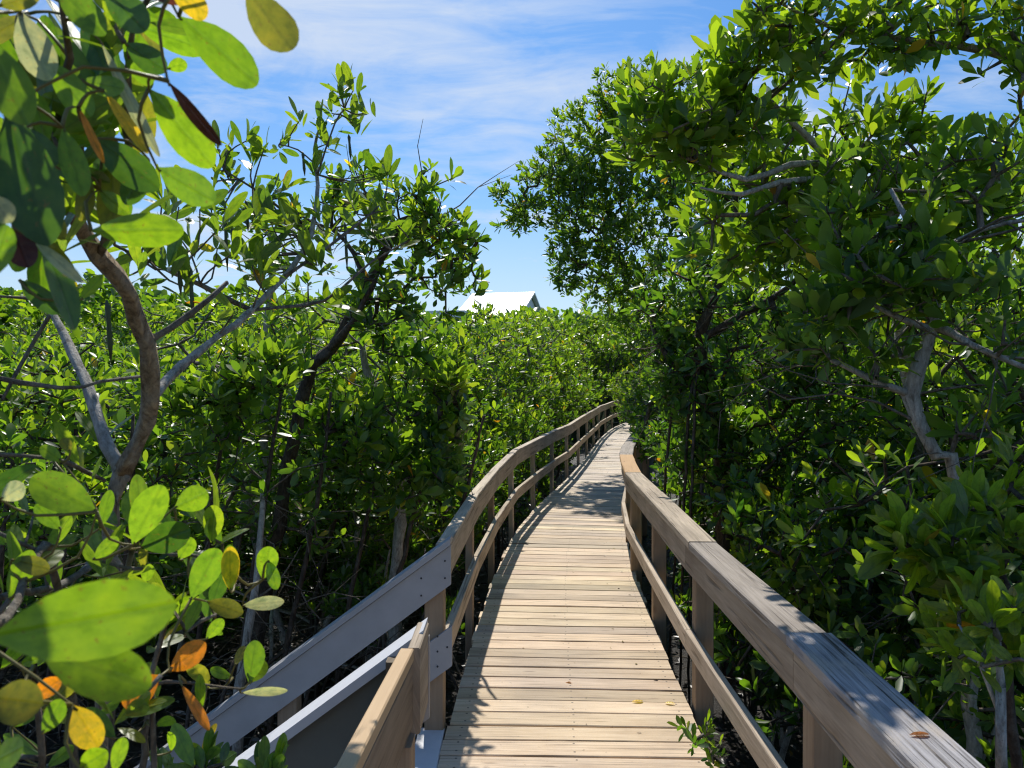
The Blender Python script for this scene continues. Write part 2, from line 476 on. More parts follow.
#---BUILD---
def build_walk():
    # deck boards
    m = MB(); s = s_of_y(-0.8); s_end = s_of_y(36)
    i = 0
    while s < s_end:
        bw = 0.140 + random.uniform(-.006, .003)
        pc, t, n = walk(s + bw/2)
        ang = random.gauss(0, .004)
        n2 = V(n[0]*math.cos(ang)-n[1]*math.sin(ang), n[0]*math.sin(ang)+n[1]*math.cos(ang), 0)
        y = pc[1]
        a = pc + n2 * (-0.012 + random.gauss(0, .006)); b = pc + n2 * (W + random.gauss(0, .007))
        z = -0.019 + random.gauss(0, .0015)
        k = 1 / (1 + math.exp(-(y - 11.2) * 1.3))      # older, greyer boards beyond
        base = np.array((1.0, 0.97, 0.92)) * (1 - k) + np.array((1.0, 1.07, 1.22)) * k
        v = random.gauss(1, .12)
        if abs(y - 11.6) < .08: v = 1.35
        if random.random() < .10: v *= .84; base = base * np.array((.97, 1.0, 1.06))
        c = tuple(base * v * (1, 1 + random.gauss(0, .015), 1 + random.gauss(0, .03)))
        mid = (a + b) / 2 + V(0, 0, random.gauss(0, .0015))
        m.sweep([a + V(0, 0, z), mid + V(0, 0, z), b + V(0, 0, z)], bw, 0.038, ch=.004, col=c)
        s += bw + random.uniform(.008, .017); i += 1
    deck = m.build('boardwalk_deck', M['deck'], origin=(0.3, 0, 0))
    tag(deck, kind='structure')
    # joists below the boards
    root = empty('boardwalk_supports', walk(s_of_y(2))[0] + V(0, 0, GZ))
    tag(root, 'timber joists and piles carrying the boardwalk planks', 'boardwalk frame')
    for off in (0.06, W/2, W-.06):
        m = MB(); pts = [walk(q, off, -0.038-.075-.004)[0] for q in np.arange(s_of_y(-.8), s_end, .6)]
        m.sweep(pts, .04, .15, col=(.6, .6, .6)); m.build('joist', M['post'], root)
    for q in np.arange(s_of_y(-.5), s_end, 2.4):
        for off in (0.16, W-.16):
            p = walk(q, off)[0]
            m = MB(); m.sweep([p + V(0, 0, GZ-.1), p + V(0, 0, -.045)], .1, .1, up=walk(q)[2], col=(.5, .5, .5)); m.build('pile', M['post'], root)

    # ---- left railing (timber), starts at the stair opening
    lr = empty('boardwalk_railing', walk(s_of_y(3.67), -.06)[0])
    tag(lr, 'long timber railing following the left side of the boardwalk beyond the stairs', 'railing')
    py = [3.67, 5.25, 6.81, 8.47, 10, 11.5, 13.1, 15.1, 17, 19.3, 21.3, 23.4, 25.5, 27.6, 29.7]
    ps = [s_of_y(y) for y in py]
    for j, q in enumerate(ps):
        p, t, n = walk(q, -.075)
        lean = n * random.gauss(0, .006)
        m = MB(); v = random.gauss(1, .1)
        m.sweep([p + V(0, 0, GZ - .1), p + lean + V(0, 0, .80)], .088, .05 if j else .09, up=n, col=(v, v*.97, v*.93))
        m.build('post', M['post' if j < 3 else 'rail'], lr)
    zt = .87
    knots = [3.70, 5.25, 6.81, 8.47, 10.0, 11.5, 13.1, 15.1, 17, 19.3, 21.3, 23.4, 25.5, 27.6]
    hz = [0, .010, -.004, .006, -.004, .008, -.006, .012, .014, -.006, .01, -.01, .0, 0]
    for j in range(len(knots) - 1):
        a, b = s_of_y(knots[j]), s_of_y(knots[j+1])
        n_ = 1
        pts = []
        for i in range(n_ + 1):
            q = a + (b - a) * i / n_ + (0.004 if i == 0 else 0)
            pts.append(walk(q, -.030, zt - .038 - .07 + hz[j]*(1-i/n_) + hz[j+1]*i/n_)[0])
        v = random.gauss(1, .06)
        m = MB(); m.sweep(pts, .038, .14, col=(v*1.15, v*1.10, v*1.02)); m.build('top_rail', M['rail'], lr)
        pts2 = [p + V(-.012, 0, .07 + .012 + .001) for p in pts]
        m = MB(); m.sweep(pts2, .066, .024, col=(v*1.3, v*1.27, v*1.22)); m.build('rail_cap', M['rail'], lr)
        pts3 = [V(p[0], p[1], p[2] - .39 + random.gauss(0, .003)) for p in pts]
        m = MB(); m.sweep(pts3, .04, .11, col=(v*1.15, v*1.1, v*1.02)); m.build('mid_rail', M['rail'], lr)

    # ---- right railing
    rr = empty('boardwalk_railing', walk(s_of_y(2), W + .05)[0])
    tag(rr, 'weathered timber railing with broad flat cap along the right side of the boardwalk', 'railing')
    def rwalk(y, off=0.0, z=0.0):       # measured from the right edge
        return walk(s_of_y(y), W + off + float(np.interp(y, [1.5, 2.4, 3.7, 4.8, 5.6, 6.5, 7.9, 10], [.035, .032, -.005, -.015, -.035, -.07, -.055, -.015])), z)
    for j, y in enumerate([-.4, .9, 2.40, 3.93, 5.38, 6.75, 7.95, 9.4, 11, 12.8, 14.8, 17, 19.5, 22]):
        p, t, n = rwalk(y, .075)
        m = MB(); v = random.gauss(1.1, .1)
        m.sweep([p + V(0, 0, GZ-.1), p + V(0, 0, .83)], .09, .09, up=n, col=(v, v*.98, v*.95))
        m.build('post', M['post'], rr)
    def run(y0, y1, off, z, w, h, mat, part, col=(1, 1, 1), n_=5, dz=(0, 0)):
        pts = [rwalk(y0 + (y1-y0)*i/n_, off, z + dz[0]*(1-i/n_) + dz[1]*i/n_)[0] for i in range(n_+1)]
        m = MB(); m.sweep(pts, w, h, col=col, ch=.005); return m.build(part, mat, rr)
    run(.0, 2.40, .035, .853, .140, .042, M['weathered'], 'rail_cap', (1, 1, 1.02), 3)
    run(2.404, 3.74, .035, .846, .134, .038, M['oldcap'], 'rail_cap', (.9, .9, .92), 2)
    run(3.745, 5.38, .035, .850, .136, .038, M['oldcap'], 'rail_cap', (1.2, 1.13, 1.0), 2)
    run(5.385, 6.5, .035, .847, .134, .038, M['oldcap'], 'rail_cap', (1.25, 1.17, 1.03), 1)
    run(6.505, 8.0, .035, .849, .134, .038, M['newrail'], 'rail_cap', (1.0, .83, .62), 2)
    run(8.005, 8.2, .035, .847, .134, .038, M['oldcap'], 'rail_cap', (1, 1, 1), 1)
    run(8.205, 16, .035, .848, .140, .038, M['oldcap'], 'rail_cap', (1, 1, 1), 10)
    run(16.005, 28, .035, .848, .140, .038, M['oldcap'], 'rail_cap', (1, 1, 1), 10)
    for (a, b, c) in ((0, 2.4, 1.12), (2.404, 3.93, 1.02), (3.934, 5.38, 1.14), (5.384, 6.75, 1.05), (6.754, 8.0, 1.12), (8.004, 9.4, 1), (9.404, 11, 1.05), (11.004, 12.8, 1), (12.804, 14.8, 1), (14.804, 17, 1), (17.004, 19.5, 1), (19.504, 22, 1)):
        run(a, b, .006, .826-.070, .038, .138, M['rail'], 'top_rail', (c*.92, c*.86, c*.79), 1 if a else 3)  # tint darkens the side so it reads as shaded under the cap
        run(a, b, .006, .40-.06, .038, .10, M['rail'], 'mid_rail', (c*1.05, c, c*.94), 1 if a else 3)

    # ---- near left railing beside the camera, ends at the stair corner
    nr = empty('boardwalk_railing', V(-.33, 2.3, 0))
    tag(nr, 'short pale timber railing ending at the corner post of the grey stairs', 'railing')
    xa = -.305
    m = MB(); m.sweep([V(-.36, .55, .851), V(-.335, 1.55, .851), V(-.302, 2.235, .851)], .040, .038, col=(1.08, 1.03, .97)); m.build('top_rail', M['newrail'], nr)
    m = MB(); m.sweep([V(-.359, .55, .737), V(-.334, 1.55, .737), V(-.301, 2.23, .737)], .034, .185, col=(.62, .56, .50)); m.build('side_rail', M['rail'], nr)  # dark tint stands in for shade on the rail's side face
    m = MB(); m.sweep([V(-.322, .55, .32), V(-.305, 1.4, .32), V(-.28, 2.30, .32)], .038, .13, col=(.9, .86, .8)); m.build('mid_rail', M['rail'], nr)
    m = MB(); m.sweep([V(-.283, 2.24, .745), V(-.283, 2.475, .745)], .036, .25, col=(.85, .8, .74)); m.build('side_board', M['rail'], nr)
    m = MB(); m.sweep([V(-.352, 2.36, GZ), V(-.352, 2.36, .80)], .05, .09, up=(0, 1, 0), col=(.55, .56, .52)); m.build('post', M['post'], nr)
    m = MB(); m.sweep([V(-.37, .7, GZ), V(-.37, .7, .73)], .09, .09, up=(0, 1, 0), col=(.9, .9, .9)); m.build('post', M['post'], nr)
    m = MB(); m.sweep([V(-.300, 2.16, GZ), V(-.300, 2.16, .640)], .05, .09, up=(0, 1, 0), col=(1.1, 1.05, 1)); m.build('post', M['post'], nr)

    # ---- stairs down to the left
    st = empty('stairs', V(-.9, 3.05, GZ))
    tag(st, 'pale grey composite stairs going down left from the boardwalk edge', 'stairs')
    rise, runl = .182, .25
    x = -.312
    m = MB(); m.sweep([V(x-.065, 2.50, -.012), V(x-.065, 3.655, -.012)], .12, .026); m.build('nosing_board', M['tread'], st)
    m = MB(); m.sweep([V(x-.205, 2.50, -.012), V(x-.205, 3.655, -.012)], .14, .026); m.build('landing_board', M['tread'], st)
    for k in range(1, 5):
        xc = x - .15 - k*runl
        for q in (0, 1):
            m = MB(); m.sweep([V(xc + .065 - q*.136, 2.52, -k*rise), V(xc + .065 - q*.136, 3.64, -k*rise)], .13, .026); m.build('tread', M['tread'], st)
        m = MB(); m.sweep([V(xc+.142, 2.53, -k*rise+.10), V(xc+.142, 3.63, -k*rise+.10)], .016, .15); m.build('riser', M['grey'], st)
    for yy_ in (2.515, 3.645):
        m = MB(); m.sweep([V(x-.05, yy_, -.13), V(x-1.3, yy_, -1.03)], .036, .2); m.build('stringer', M['grey'], st)
    sl36 = math.tan(math.radians(36.3))
    # far stair railing
    fr = empty('stair_railing', V(-.33, 3.63, 0))
    tag(fr, 'grey composite stair handrail on the far side of the steps, screwed to a timber post', 'stair railing')
    def slope_board(y, x0, x1, zt, hv, th, col=(1, 1, 1), x0v=True):
        zz = lambda X: zt - (x0 - X) * sl36
        mm = MB(); vs = []
        for X in (x0, x1):
            for Y in (y, y + th):
                vs.append((X, Y, zz(X))); vs.append((X, Y, zz(X) - hv))
        fs = [(0, 4, 5, 1), (2, 3, 7, 6), (0, 2, 6, 4), (1, 5, 7, 3), (0, 1, 3, 2), (4, 6, 7, 5)]
        mm.add(vs, fs, col=col); return mm
    slope_board(3.60, -.283, -2.0, .872, .182, .022).build('handrail_board', M['grey'], fr)
    slope_board(3.585, -.285, -2.0, .905, .030, .10, (1.1, 1.1, 1.1)).build('handrail_cap', M['grey'], fr)
    slope_board(3.60, -.278, -2.0, .497, .185, .022).build('lower_board', M['grey'], fr)
    for X in (-.31, -.42):
        for z in (.82, .74):
            m = MB(); zz = z - (-.283 - X)*sl36; m.tube([(X, 3.596, zz), (X, 3.601, zz)], .0045, 8); m.build('screw', M['screw'], fr)
    for (X, z) in ((-.30, .40), (-.345, .45), (-.345, .38), (-.345, .31), (-.395, .42)):
        m = MB(); m.tube([(X, 3.596, z), (X, 3.601, z)], .0045, 8); m.build('screw', M['screw'], fr)
    for X in (-1.05, -1.9):
        m = MB(); m.sweep([V(X, 3.67, GZ), V(X, 3.67, .82 - (-.283-X)*sl36)], .09, .09, up=(0, 1, 0)); m.build('post', M['post'], fr)
    # near stair railing
    ne = empty('stair_railing', V(-.33, 2.45, 0))
    tag(ne, 'grey composite stair handrail with sunlit cap and shaded side, nearest the viewer', 'stair railing')
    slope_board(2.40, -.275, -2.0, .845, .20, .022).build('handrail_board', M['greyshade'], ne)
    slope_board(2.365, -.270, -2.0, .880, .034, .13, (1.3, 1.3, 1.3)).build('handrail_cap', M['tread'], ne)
    slope_board(2.46, -.262, -.30, .83, .26, .02).build('end_plate', M['grey'], ne)
    slope_board(2.40, -.40, -2.0, .40, .18, .022).build('lower_board', M['grey'], ne)
    for X in (-1.0, -1.9):
        m = MB(); m.sweep([V(X, 2.465, GZ), V(X, 2.465, .80 - (-.283-X)*sl36)], .09, .08, up=(0, 1, 0)); m.build('post', M['post'], ne)
build_walk()

# ------------------------------------------------------------------ ground and litter
def build_ground():
    m, nt, N, L = newmat('mud')
    out = nd(N, 'ShaderNodeOutputMaterial'); b = nd(N, 'ShaderNodeBsdfPrincipled')
    co = nd(N, 'ShaderNodeTexCoord').outputs['Object']
    x = tex_noise(nt, co, 3.0, 8, .7); y = tex_noise(nt, co, 45, 4, .7)
    c = mix(nt, x, (0.008, 0.007, 0.006), (0.03, 0.024, 0.018))
    c = mix(nt, ramp(nt, y, [(.5, (0, 0, 0)), (.65, (1, 1, 1))]), c, (0.05, 0.04, 0.03))
    L.new(c, b.inputs['Base Color']); b.inputs['Roughness'].default_value = .45
    bp = nd(N, 'ShaderNodeBump'); bp.inputs['Strength'].default_value = 1; bp.inputs['Distance'].default_value = .04
    L.new(y, bp.inputs['Height']); L.new(bp.outputs[0], b.inputs['Normal']); L.new(b.outputs[0], out.inputs[0])
    xs = np.concatenate([[-900, -200, -60], np.linspace(-25, 25, 91), [60, 200, 900]])
    ys = np.concatenate([[-300, -40], np.linspace(-5, 40, 91), [80, 250, 1500]])
    X, Y = np.meshgrid(xs, ys)
    Z = np.array([GZ + (.09 * noise.noise(Vector((a * .8, b_ * .8, 0))) if abs(a) < 26 and -6 < b_ < 41 else 0) for a, b_ in zip(X.ravel(), Y.ravel())])
    vs = np.stack([X.ravel(), Y.ravel(), Z], 1)
    nx, ny = len(xs), len(ys)
    i, j = np.meshgrid(np.arange(nx-1), np.arange(ny-1))
    a = (j*nx+i).ravel(); f = np.stack([a, a+1, a+nx+1, a+nx], 1).ravel()
    o = mesh_np('mud_ground', vs, f, np.arange(0, len(f), 4), m, smooth=True)
    tag(o, kind='structure')
    # leaf litter
    n = 26000
    y = R.uniform(-1, 14, n)**1.0; x = np.where(R.rand(n) < .6, R.uniform(-9, .2, n), R.uniform(.8, 8, n))
    x = np.where(x < 0, x * np.clip(y / 8, .35, 1.3), x)
    zg = np.array([GZ + .09 * noise.noise(Vector((a * .8, b_ * .8, 0))) for a, b_ in zip(x, y)])
    base = np.stack([x, y, zg + R.uniform(.005, .05, n)], 1)
    an = R.uniform(0, 6.28, n); d = np.stack([np.cos(an), np.sin(an), R.normal(0, .25, n)], 1)
    nr = np.stack([R.normal(0, .45, n), R.normal(0, .45, n), np.ones(n)], 1)
    t = R.rand(n, 1)
    t = t ** 4; c = V(.03, .02, .012) * (1-t) + V(.40, .38, .34) * t  # a few leaves coloured pale as painted glints among the dark litter
    k = R.rand(n) < .015; c[k] = V(.3, .16, .03)
    Ln = R.uniform(.05, .10, n)
    mm = simple('dead_leaf', (.2, .2, .2), .42, spec=.6)
    nt = mm.node_tree; at = nt.nodes.new('ShaderNodeAttribute'); at.attribute_name = 'tint'
    nt.links.new(at.outputs['Color'], [q for q in nt.nodes if q.type == 'BSDF_PRINCIPLED'][0].inputs['Base Color'])
    M['dead'] = mm
    vs, fa, stt, cc, uv = leaf_arrays(base, d, nr, Ln, Ln * .42, c, lod='low', fold=.5)
    o = mesh_np('leaf_litter', vs, fa, stt, mm, None, cc, uv)
    tag(o, 'dead leaves littering the dark mud below the mangroves', 'leaf litter', kind='stuff')
    # fallen sticks
    n = 1600
    y = R.uniform(1.5, 12, n); x = np.where(R.rand(n) < .7, R.uniform(-7, -.5, n), R.uniform(1.6, 6, n))
    p0 = np.stack([x, y, np.full(n, GZ + .03)], 1)
    an = R.uniform(0, 6.28, n); l = R.uniform(.12, .6, n)
    p1 = p0 + np.stack([np.cos(an)*l, np.sin(an)*l, R.uniform(-.02, .35, n)*l], 1)
    r = R.uniform(.002, .006, n)
    o = frustums('fallen_twigs', None, M['twig'], p0, p1, r, r*.6, 4)
    tag(o, 'bare dead twigs lying and poking up from the shaded mud', 'twigs', kind='stuff')
build_ground()

# ------------------------------------------------------------------ trees
def clear_of_walk(p, margin=0.12, top=2.15):
    y = p[1]
    if y < -2.9 or y > 36: return True
    if p[2] < top and p[2] > -.3 and left_x(y) - margin < p[0] < right_x(y) + margin: return False
    return True

def grow(trunks, blobs, seed=0, tipdens=1.0, gap=0.35, step=0.22, zmin=None, keep=True, camclear=0.0, upbias=.7):
    """trunks: list of (points, radii). blobs: (centre, radii(3), count). returns tips, axes, segments"""
    rs = np.random.RandomState(seed)
    nodes = []; par = []; fixed = []
    for pts, rad in trunks:
        for i in range(len(pts)):
            nodes.append(pts[i]); par.append(len(nodes) - 2 if i else -1); fixed.append(True)
    tips = []; axes = []
    off = rs.uniform(0, 100, 3)
    for c, rad, n in blobs:
        c = np.asarray(c, float); rad = np.asarray(rad, float) * np.ones(3)
        n = int(n * tipdens); got = 0; tries = 0
        while got < n and tries < n * 6:
            tries += 1
            d = rs.normal(0, 1, 3); d /= np.linalg.norm(d)
            rr = rs.rand() ** .42
            q = c + d * rad * rr
            if noise.noise(Vector((q + off) * 1.9)) < gap - .5 - .12 * 0: continue
            if zmin is not None and q[2] < zmin: continue
            if keep and not clear_of_walk(q): continue
            if camclear and np.linalg.norm(q - V(0, 0, H)) < camclear: continue
            tips.append(q); got += 1
            a = norm(d / rad * rad.mean()) * .75 + V(0, 0, upbias) + rs.normal(0, .35, 3)
            axes.append(a)
    tips = np.array(tips); axes = np.array(axes)
    T = np.array([p for p in nodes])
    dist = np.array([np.min(np.linalg.norm(T - q, axis=1)) for q in tips])
    order = np.argsort(dist)
    cap = len(nodes) + len(tips) * 6 + 10
    A = np.zeros((cap, 3)); A[:len(nodes)] = T; n = len(nodes)
    PAR = par + [0] * (cap - n)
    seg = []; tipnode = []
    for k in order:
        q = tips[k]
        dd = np.linalg.norm(A[:n] - q, axis=1)
        # favour joining lower down so branches sweep upwards
        j = int(np.argmin(dd + .25 * np.maximum(0, A[:n, 2] - q[2])))
        p = A[j]; L_ = dd[j]; m = max(1, min(5, int(L_ / step)))
        prev = j
        for i in range(1, m + 1):
            t = i / m
            x = p + (q - p) * t
            if i < m: x = x + rs.normal(0, .025 * L_, 3) + V(0, 0, -.10 * L_ * math.sin(math.pi * t))
            A[n] = x; PAR[n] = prev; seg.append((prev, n)); prev = n; n += 1
        tipnode.append((k, prev))
    cnt = np.zeros(n)
    for k, i in tipnode: cnt[i] += 1
    nt_ = len(nodes)
    for i in range(n - 1, nt_ - 1, -1): cnt[PAR[i]] += cnt[i] if PAR[i] >= nt_ else 0
    return tips, axes, A[:n], seg, cnt

def plant(name, label, cat, base, trunks, blobs, seed, group=None, lod='low', size=.09, k=(6, 9), bright=.5, barkm='bark', yellow=.004,
          roots=0, dead=0, twig_r=.0035, gap=.35, keep=True, camclear=0, zmin=None, leafm='leaf', spread=1.0, trunk_n=9, parts_only=False, upbias=.7, rootr=.6):
    """base: root position (thing's origin). trunks: list of (points, radii)"""
    root = empty(name, base)
    tag(root, label, cat, group)
    tr = []
    m = MB()
    for pts, rad in trunks:
        p, r = smooth_line(pts, rad)
        tr.append((p, r)); m.tube(p, r, trunk_n, wob=.35)
    m.build('trunk', M[barkm], root, smooth=True)
    tips, axes, A, seg, cnt = grow(tr, blobs, seed, gap=gap, keep=keep, camclear=camclear, zmin=zmin, upbias=upbias)
    rr = twig_r * np.maximum(1, cnt) ** .42
    rr = np.minimum(rr, .03)
    i0 = np.array([s[0] for s in seg]); i1 = np.array([s[1] for s in seg])
    r0 = np.where(i0 < sum(len(p) for p, _ in tr), rr[i1] * 1.15, rr[i0])
    frustums('branches', root, M['twig' if barkm != 'barkdark' else 'barkdark'], A[i0], A[i1], r0, rr[i1], 4 if lod == 'low' else 5)
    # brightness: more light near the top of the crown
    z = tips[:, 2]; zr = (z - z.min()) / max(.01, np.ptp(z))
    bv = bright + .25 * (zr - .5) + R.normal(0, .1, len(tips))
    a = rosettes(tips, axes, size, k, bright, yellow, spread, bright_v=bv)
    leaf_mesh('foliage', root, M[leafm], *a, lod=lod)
    if dead:
        rs = np.random.RandomState(seed + 5)
        q0 = []; q1 = []; ra = []; rb = []
        for _ in range(dead):
            p, r = tr[rs.randint(len(tr))]
            i = rs.randint(0, max(1, int(len(p) * .8))); a0 = p[i]; rr0 = rs.uniform(.003, .007)
            dd = norm(rs.normal(0, 1, 3) * V(1, 1, .55) + V(0, 0, .15)); L_ = rs.uniform(.25, .8)
            for j in range(4):
                b0 = a0 + dd * L_ / 4
                q0.append(a0); q1.append(b0); ra.append(rr0 * (1 - j*.2)); rb.append(rr0 * (.8 - j*.2))
                if j == 1:
                    e = norm(dd + rs.normal(0, .6, 3)); q0.append(b0); q1.append(b0 + e * L_ * .35); ra.append(rr0*.5); rb.append(rr0*.2)
                a0 = b0; dd = norm(dd + rs.normal(0, .28, 3))
        frustums('dead_twigs', root, M['twig'], q0, q1, np.array(ra), np.array(rb), 4)
    if roots:
        m = MB()
        for q in range(roots):
            p, r = tr[q % len(tr)]
            zt = GZ + random.uniform(.25, .9)
            s_ = min(range(len(p)), key=lambda i: abs(p[i][2] - zt))
            an = random.uniform(0, 6.28); L_ = random.uniform(.4, 1) * rootr
            a0 = p[s_]; e = V(a0[0] + math.cos(an)*L_, a0[1] + math.sin(an)*L_, GZ - .08)
            mid = (a0*.35 + e*.65); mid[2] = GZ + (a0[2]-GZ)*.72
            pp, r2 = smooth_line([a0, mid, e], [.014, .012, .009], .12, .03)
            m.tube(pp, r2, 5, col=(1, 1, 1))
        m.build('prop_roots', M[barkm], root, smooth=True)
    return root

def copy_tree(o, parent=None):
    c = o.copy(); COL.objects.link(c)
    if parent is not None: c.parent = parent
    for ch in list(o.children): copy_tree(ch, c)
    return c

def proto_shrub(i, hgt, rad, low, n, size=.095, bright=.5, lod='low', stems=3, bark_='bark', name='mangrove_shrub', roots=7):
    """stands at the world origin offset so z=GZ is its foot"""
    rs = random.Random(100 + i)
    trunks = []
    for s in range(stems):
        a = rs.uniform(0, 6.28)
        e = V(math.cos(a)*rad*.45, math.sin(a)*rad*.45, GZ + hgt*.8)
        trunks.append(([V(rs.uniform(-.15, .15), rs.uniform(-.15, .15), GZ-.05), V(math.cos(a)*rad*.2+rs.uniform(-.3, .3), math.sin(a)*rad*.2+rs.uniform(-.25, .25), GZ+hgt*.35), V(e[0]*.6, e[1]*.6, GZ+hgt*.6), e], [.024, .019, .014, .007]))
    blobs = []
    nb = 7
    for b in range(nb):
        a = 6.28 * b / nb + rs.uniform(-.4, .4); q = rs.uniform(.25, .72) * rad
        zc = GZ + low + (hgt - low) * rs.uniform(.25, .78)
        r_ = rad * rs.uniform(.38, .58)
        blobs.append((V(math.cos(a)*q, math.sin(a)*q, zc), (r_, r_, r_*.8), n // nb))
    blobs.append((V(0, 0, GZ + hgt - rad*.4), (rad*.5, rad*.5, rad*.45), n // 6))
    return plant(name, '', 'shrub', V(0, 0, GZ), trunks, blobs, 50 + i, lod=lod, size=size, bright=bright, barkm=bark_, keep=False, roots=roots, dead=34, gap=.32)

def place(proto, x, y, h_scale, r_scale, rz, label, cat, group=None, first=[set()]):
    if proto.name not in first[0]:
        first[0].add(proto.name); o = proto
    else: o = copy_tree(proto)
    o.location = (x, y, GZ); o.rotation_euler = (0, 0, rz); o.scale = (r_scale, r_scale, h_scale)
    for key in ('label', 'category', 'group'):
        if key in o: del o[key]
    tag(o, label, cat, group)
    return o
# ------------------------------------------------------------------ shrub prototypes and the thickets
PR = [proto_shrub(0, 3.1, 1.25, .35, 640, .112, .5, bark_='barkdark'), proto_shrub(1, 3.0, 1.15, .25, 580, .108, .42, bark_='barkdark'),
      proto_shrub(2, 3.3, 1.35, .5, 700, .112, .56), proto_shrub(3, 2.6, 1.15, .35, 560, .11, .45, bark_='barkdark'),
      proto_shrub(4, 3.2, 1.2, .4, 620, .105, .62, bark_='barkdark')]
LOW = [proto_shrub(5, 1.7, .8, .25, 260, .11, .36, bark_='barkdark', roots=4), proto_shrub(6, 1.5, .7, .2, 220, .105, .42, roots=4)]

def top_left(x, y):
    """height of the thicket above the mud, left of the walk"""
    return 2.9 + .055 * max(0, y - 5) + .75 * noise.noise(Vector((x * .33, y * .33, 3)))

def scatter_left():
    rs = random.Random(5)
    y = 6.0; row = 0
    while y < 25:
        stp = 1.25 + .05 * y
        x = left_x(y) - 1.25 - .02*y - rs.uniform(0, .3)
        first = True
        while x > -.72 * y - 2.0:
            p = PR[rs.randrange(5)]
            sc_ = rs.uniform(.92, 1.15) * (1 + .012 * y)
            h = top_left(x, y) / 3.1 * rs.uniform(.92, 1.1)
            if y < 9.5: h *= .94
            lab = 'leafy green mangrove shrub in the dense thicket left of the boardwalk'
            grp = 'mangrove shrubs in the left thicket'
            if first:
                lab = 'mangrove shrub in the row growing right behind the left timber railing'; grp = 'mangrove shrubs behind the left railing'
            place(p, x, y + rs.uniform(-.3, .3), h, sc_, rs.uniform(0, 6.28), lab, 'shrub', grp)
            first = False
            x -= stp * rs.uniform(.85, 1.25) * 1.15
        y += stp * .95
scatter_left()
rs_ = random.Random(77)
for y in (6.2, 7.0, 7.9, 8.9, 10, 11.2, 12.5, 14, 16, 18.5):
    place(LOW[rs_.randrange(2)], left_x(y) - .85 - rs_.uniform(0, .2), y, rs_.uniform(.95, 1.3), rs_.uniform(.8, 1.0), rs_.uniform(0, 6.28), 'low leafy mangrove bush crowding the posts of the left timber railing', 'shrub', 'low bushes along the left railing')
for x, y in ((-1.9, 7.4), (-3.0, 7.0), (-2.6, 8.8), (-4.2, 7.8), (-4.0, 6.0), (-1.6, 9.2)):
    place(LOW[rs_.randrange(2)], x, y, rs_.uniform(.7, 1.0), rs_.uniform(.8, 1.1), rs_.uniform(0, 6.28), 'sparse low mangrove bush in the deep shade under the left thicket', 'shrub', 'low bushes under the left thicket')

def scatter_right():
    rs = random.Random(9)
    # low dark shrubs against the right railing
    for (x, y, h, r) in ((1.75, 2.3, .95, .8), (1.72, 3.25, 1.0, .9), (1.85, 4.3, 1.15, 1.0), (1.75, 5.3, 1.1, .9), (2.6, 3.7, 1.25, 1.2), (2.7, 5.0, 1.35, 1.2), (1.95, 6.4, 1.2, 1.0), (2.45, 2.6, 1.0, 1.0), (2.15, 7.6, 1.3, 1.0), (3.2, 2.9, 1.3, 1.2)):
        place(LOW[rs.randrange(2)], x, y, h, r, rs.uniform(0, 6.28), 'low dark leafy mangrove bush in the shade beside the right railing', 'shrub', 'low bushes beside the right railing')
    y = 3.4
    while y < 27:
        stp = 1.25 + .05 * y
        x = right_x(y) + 1.55 + rs.uniform(0, .3)
        if y < 6: x = max(x, 3.0)
        while x < .72 * y + 2.2:
            p = PR[rs.randrange(5)]
            h = (3.3 + .06*y) / 3.1 * rs.uniform(.92, 1.12)
            place(p, x, y + rs.uniform(-.3, .3), h, rs.uniform(.95, 1.2), rs.uniform(0, 6.28), 'dark leafy mangrove shrub in the thicket under the trees right of the boardwalk', 'shrub', 'mangrove shrubs in the right thicket')
            x += stp * rs.uniform(.85, 1.25) * 1.15
        y += stp
scatter_right()

# shrubs that close the far bend of the walk, left and ahead
for i, (x, y, h, r) in enumerate(((3.6, 31.5, 1.5, 1.6), (1.6, 29, 1.55, 1.5), (5.2, 34.5, 1.9, 1.9), (7.6, 30.5, 1.7, 1.6), (-.6, 29.5, 1.6, 1.7), (2.6, 34, 1.8, 1.8), (6.6, 27.2, 1.6, 1.2), (8.6, 36, 2.0, 1.9), (4.7, 41, 2.0, 2))):
    place(PR[i % 5], x, y, h, r, i * 1.3, 'tall mangrove shrub closing the view at the far bend of the boardwalk', 'shrub', 'mangrove shrubs at the far bend')

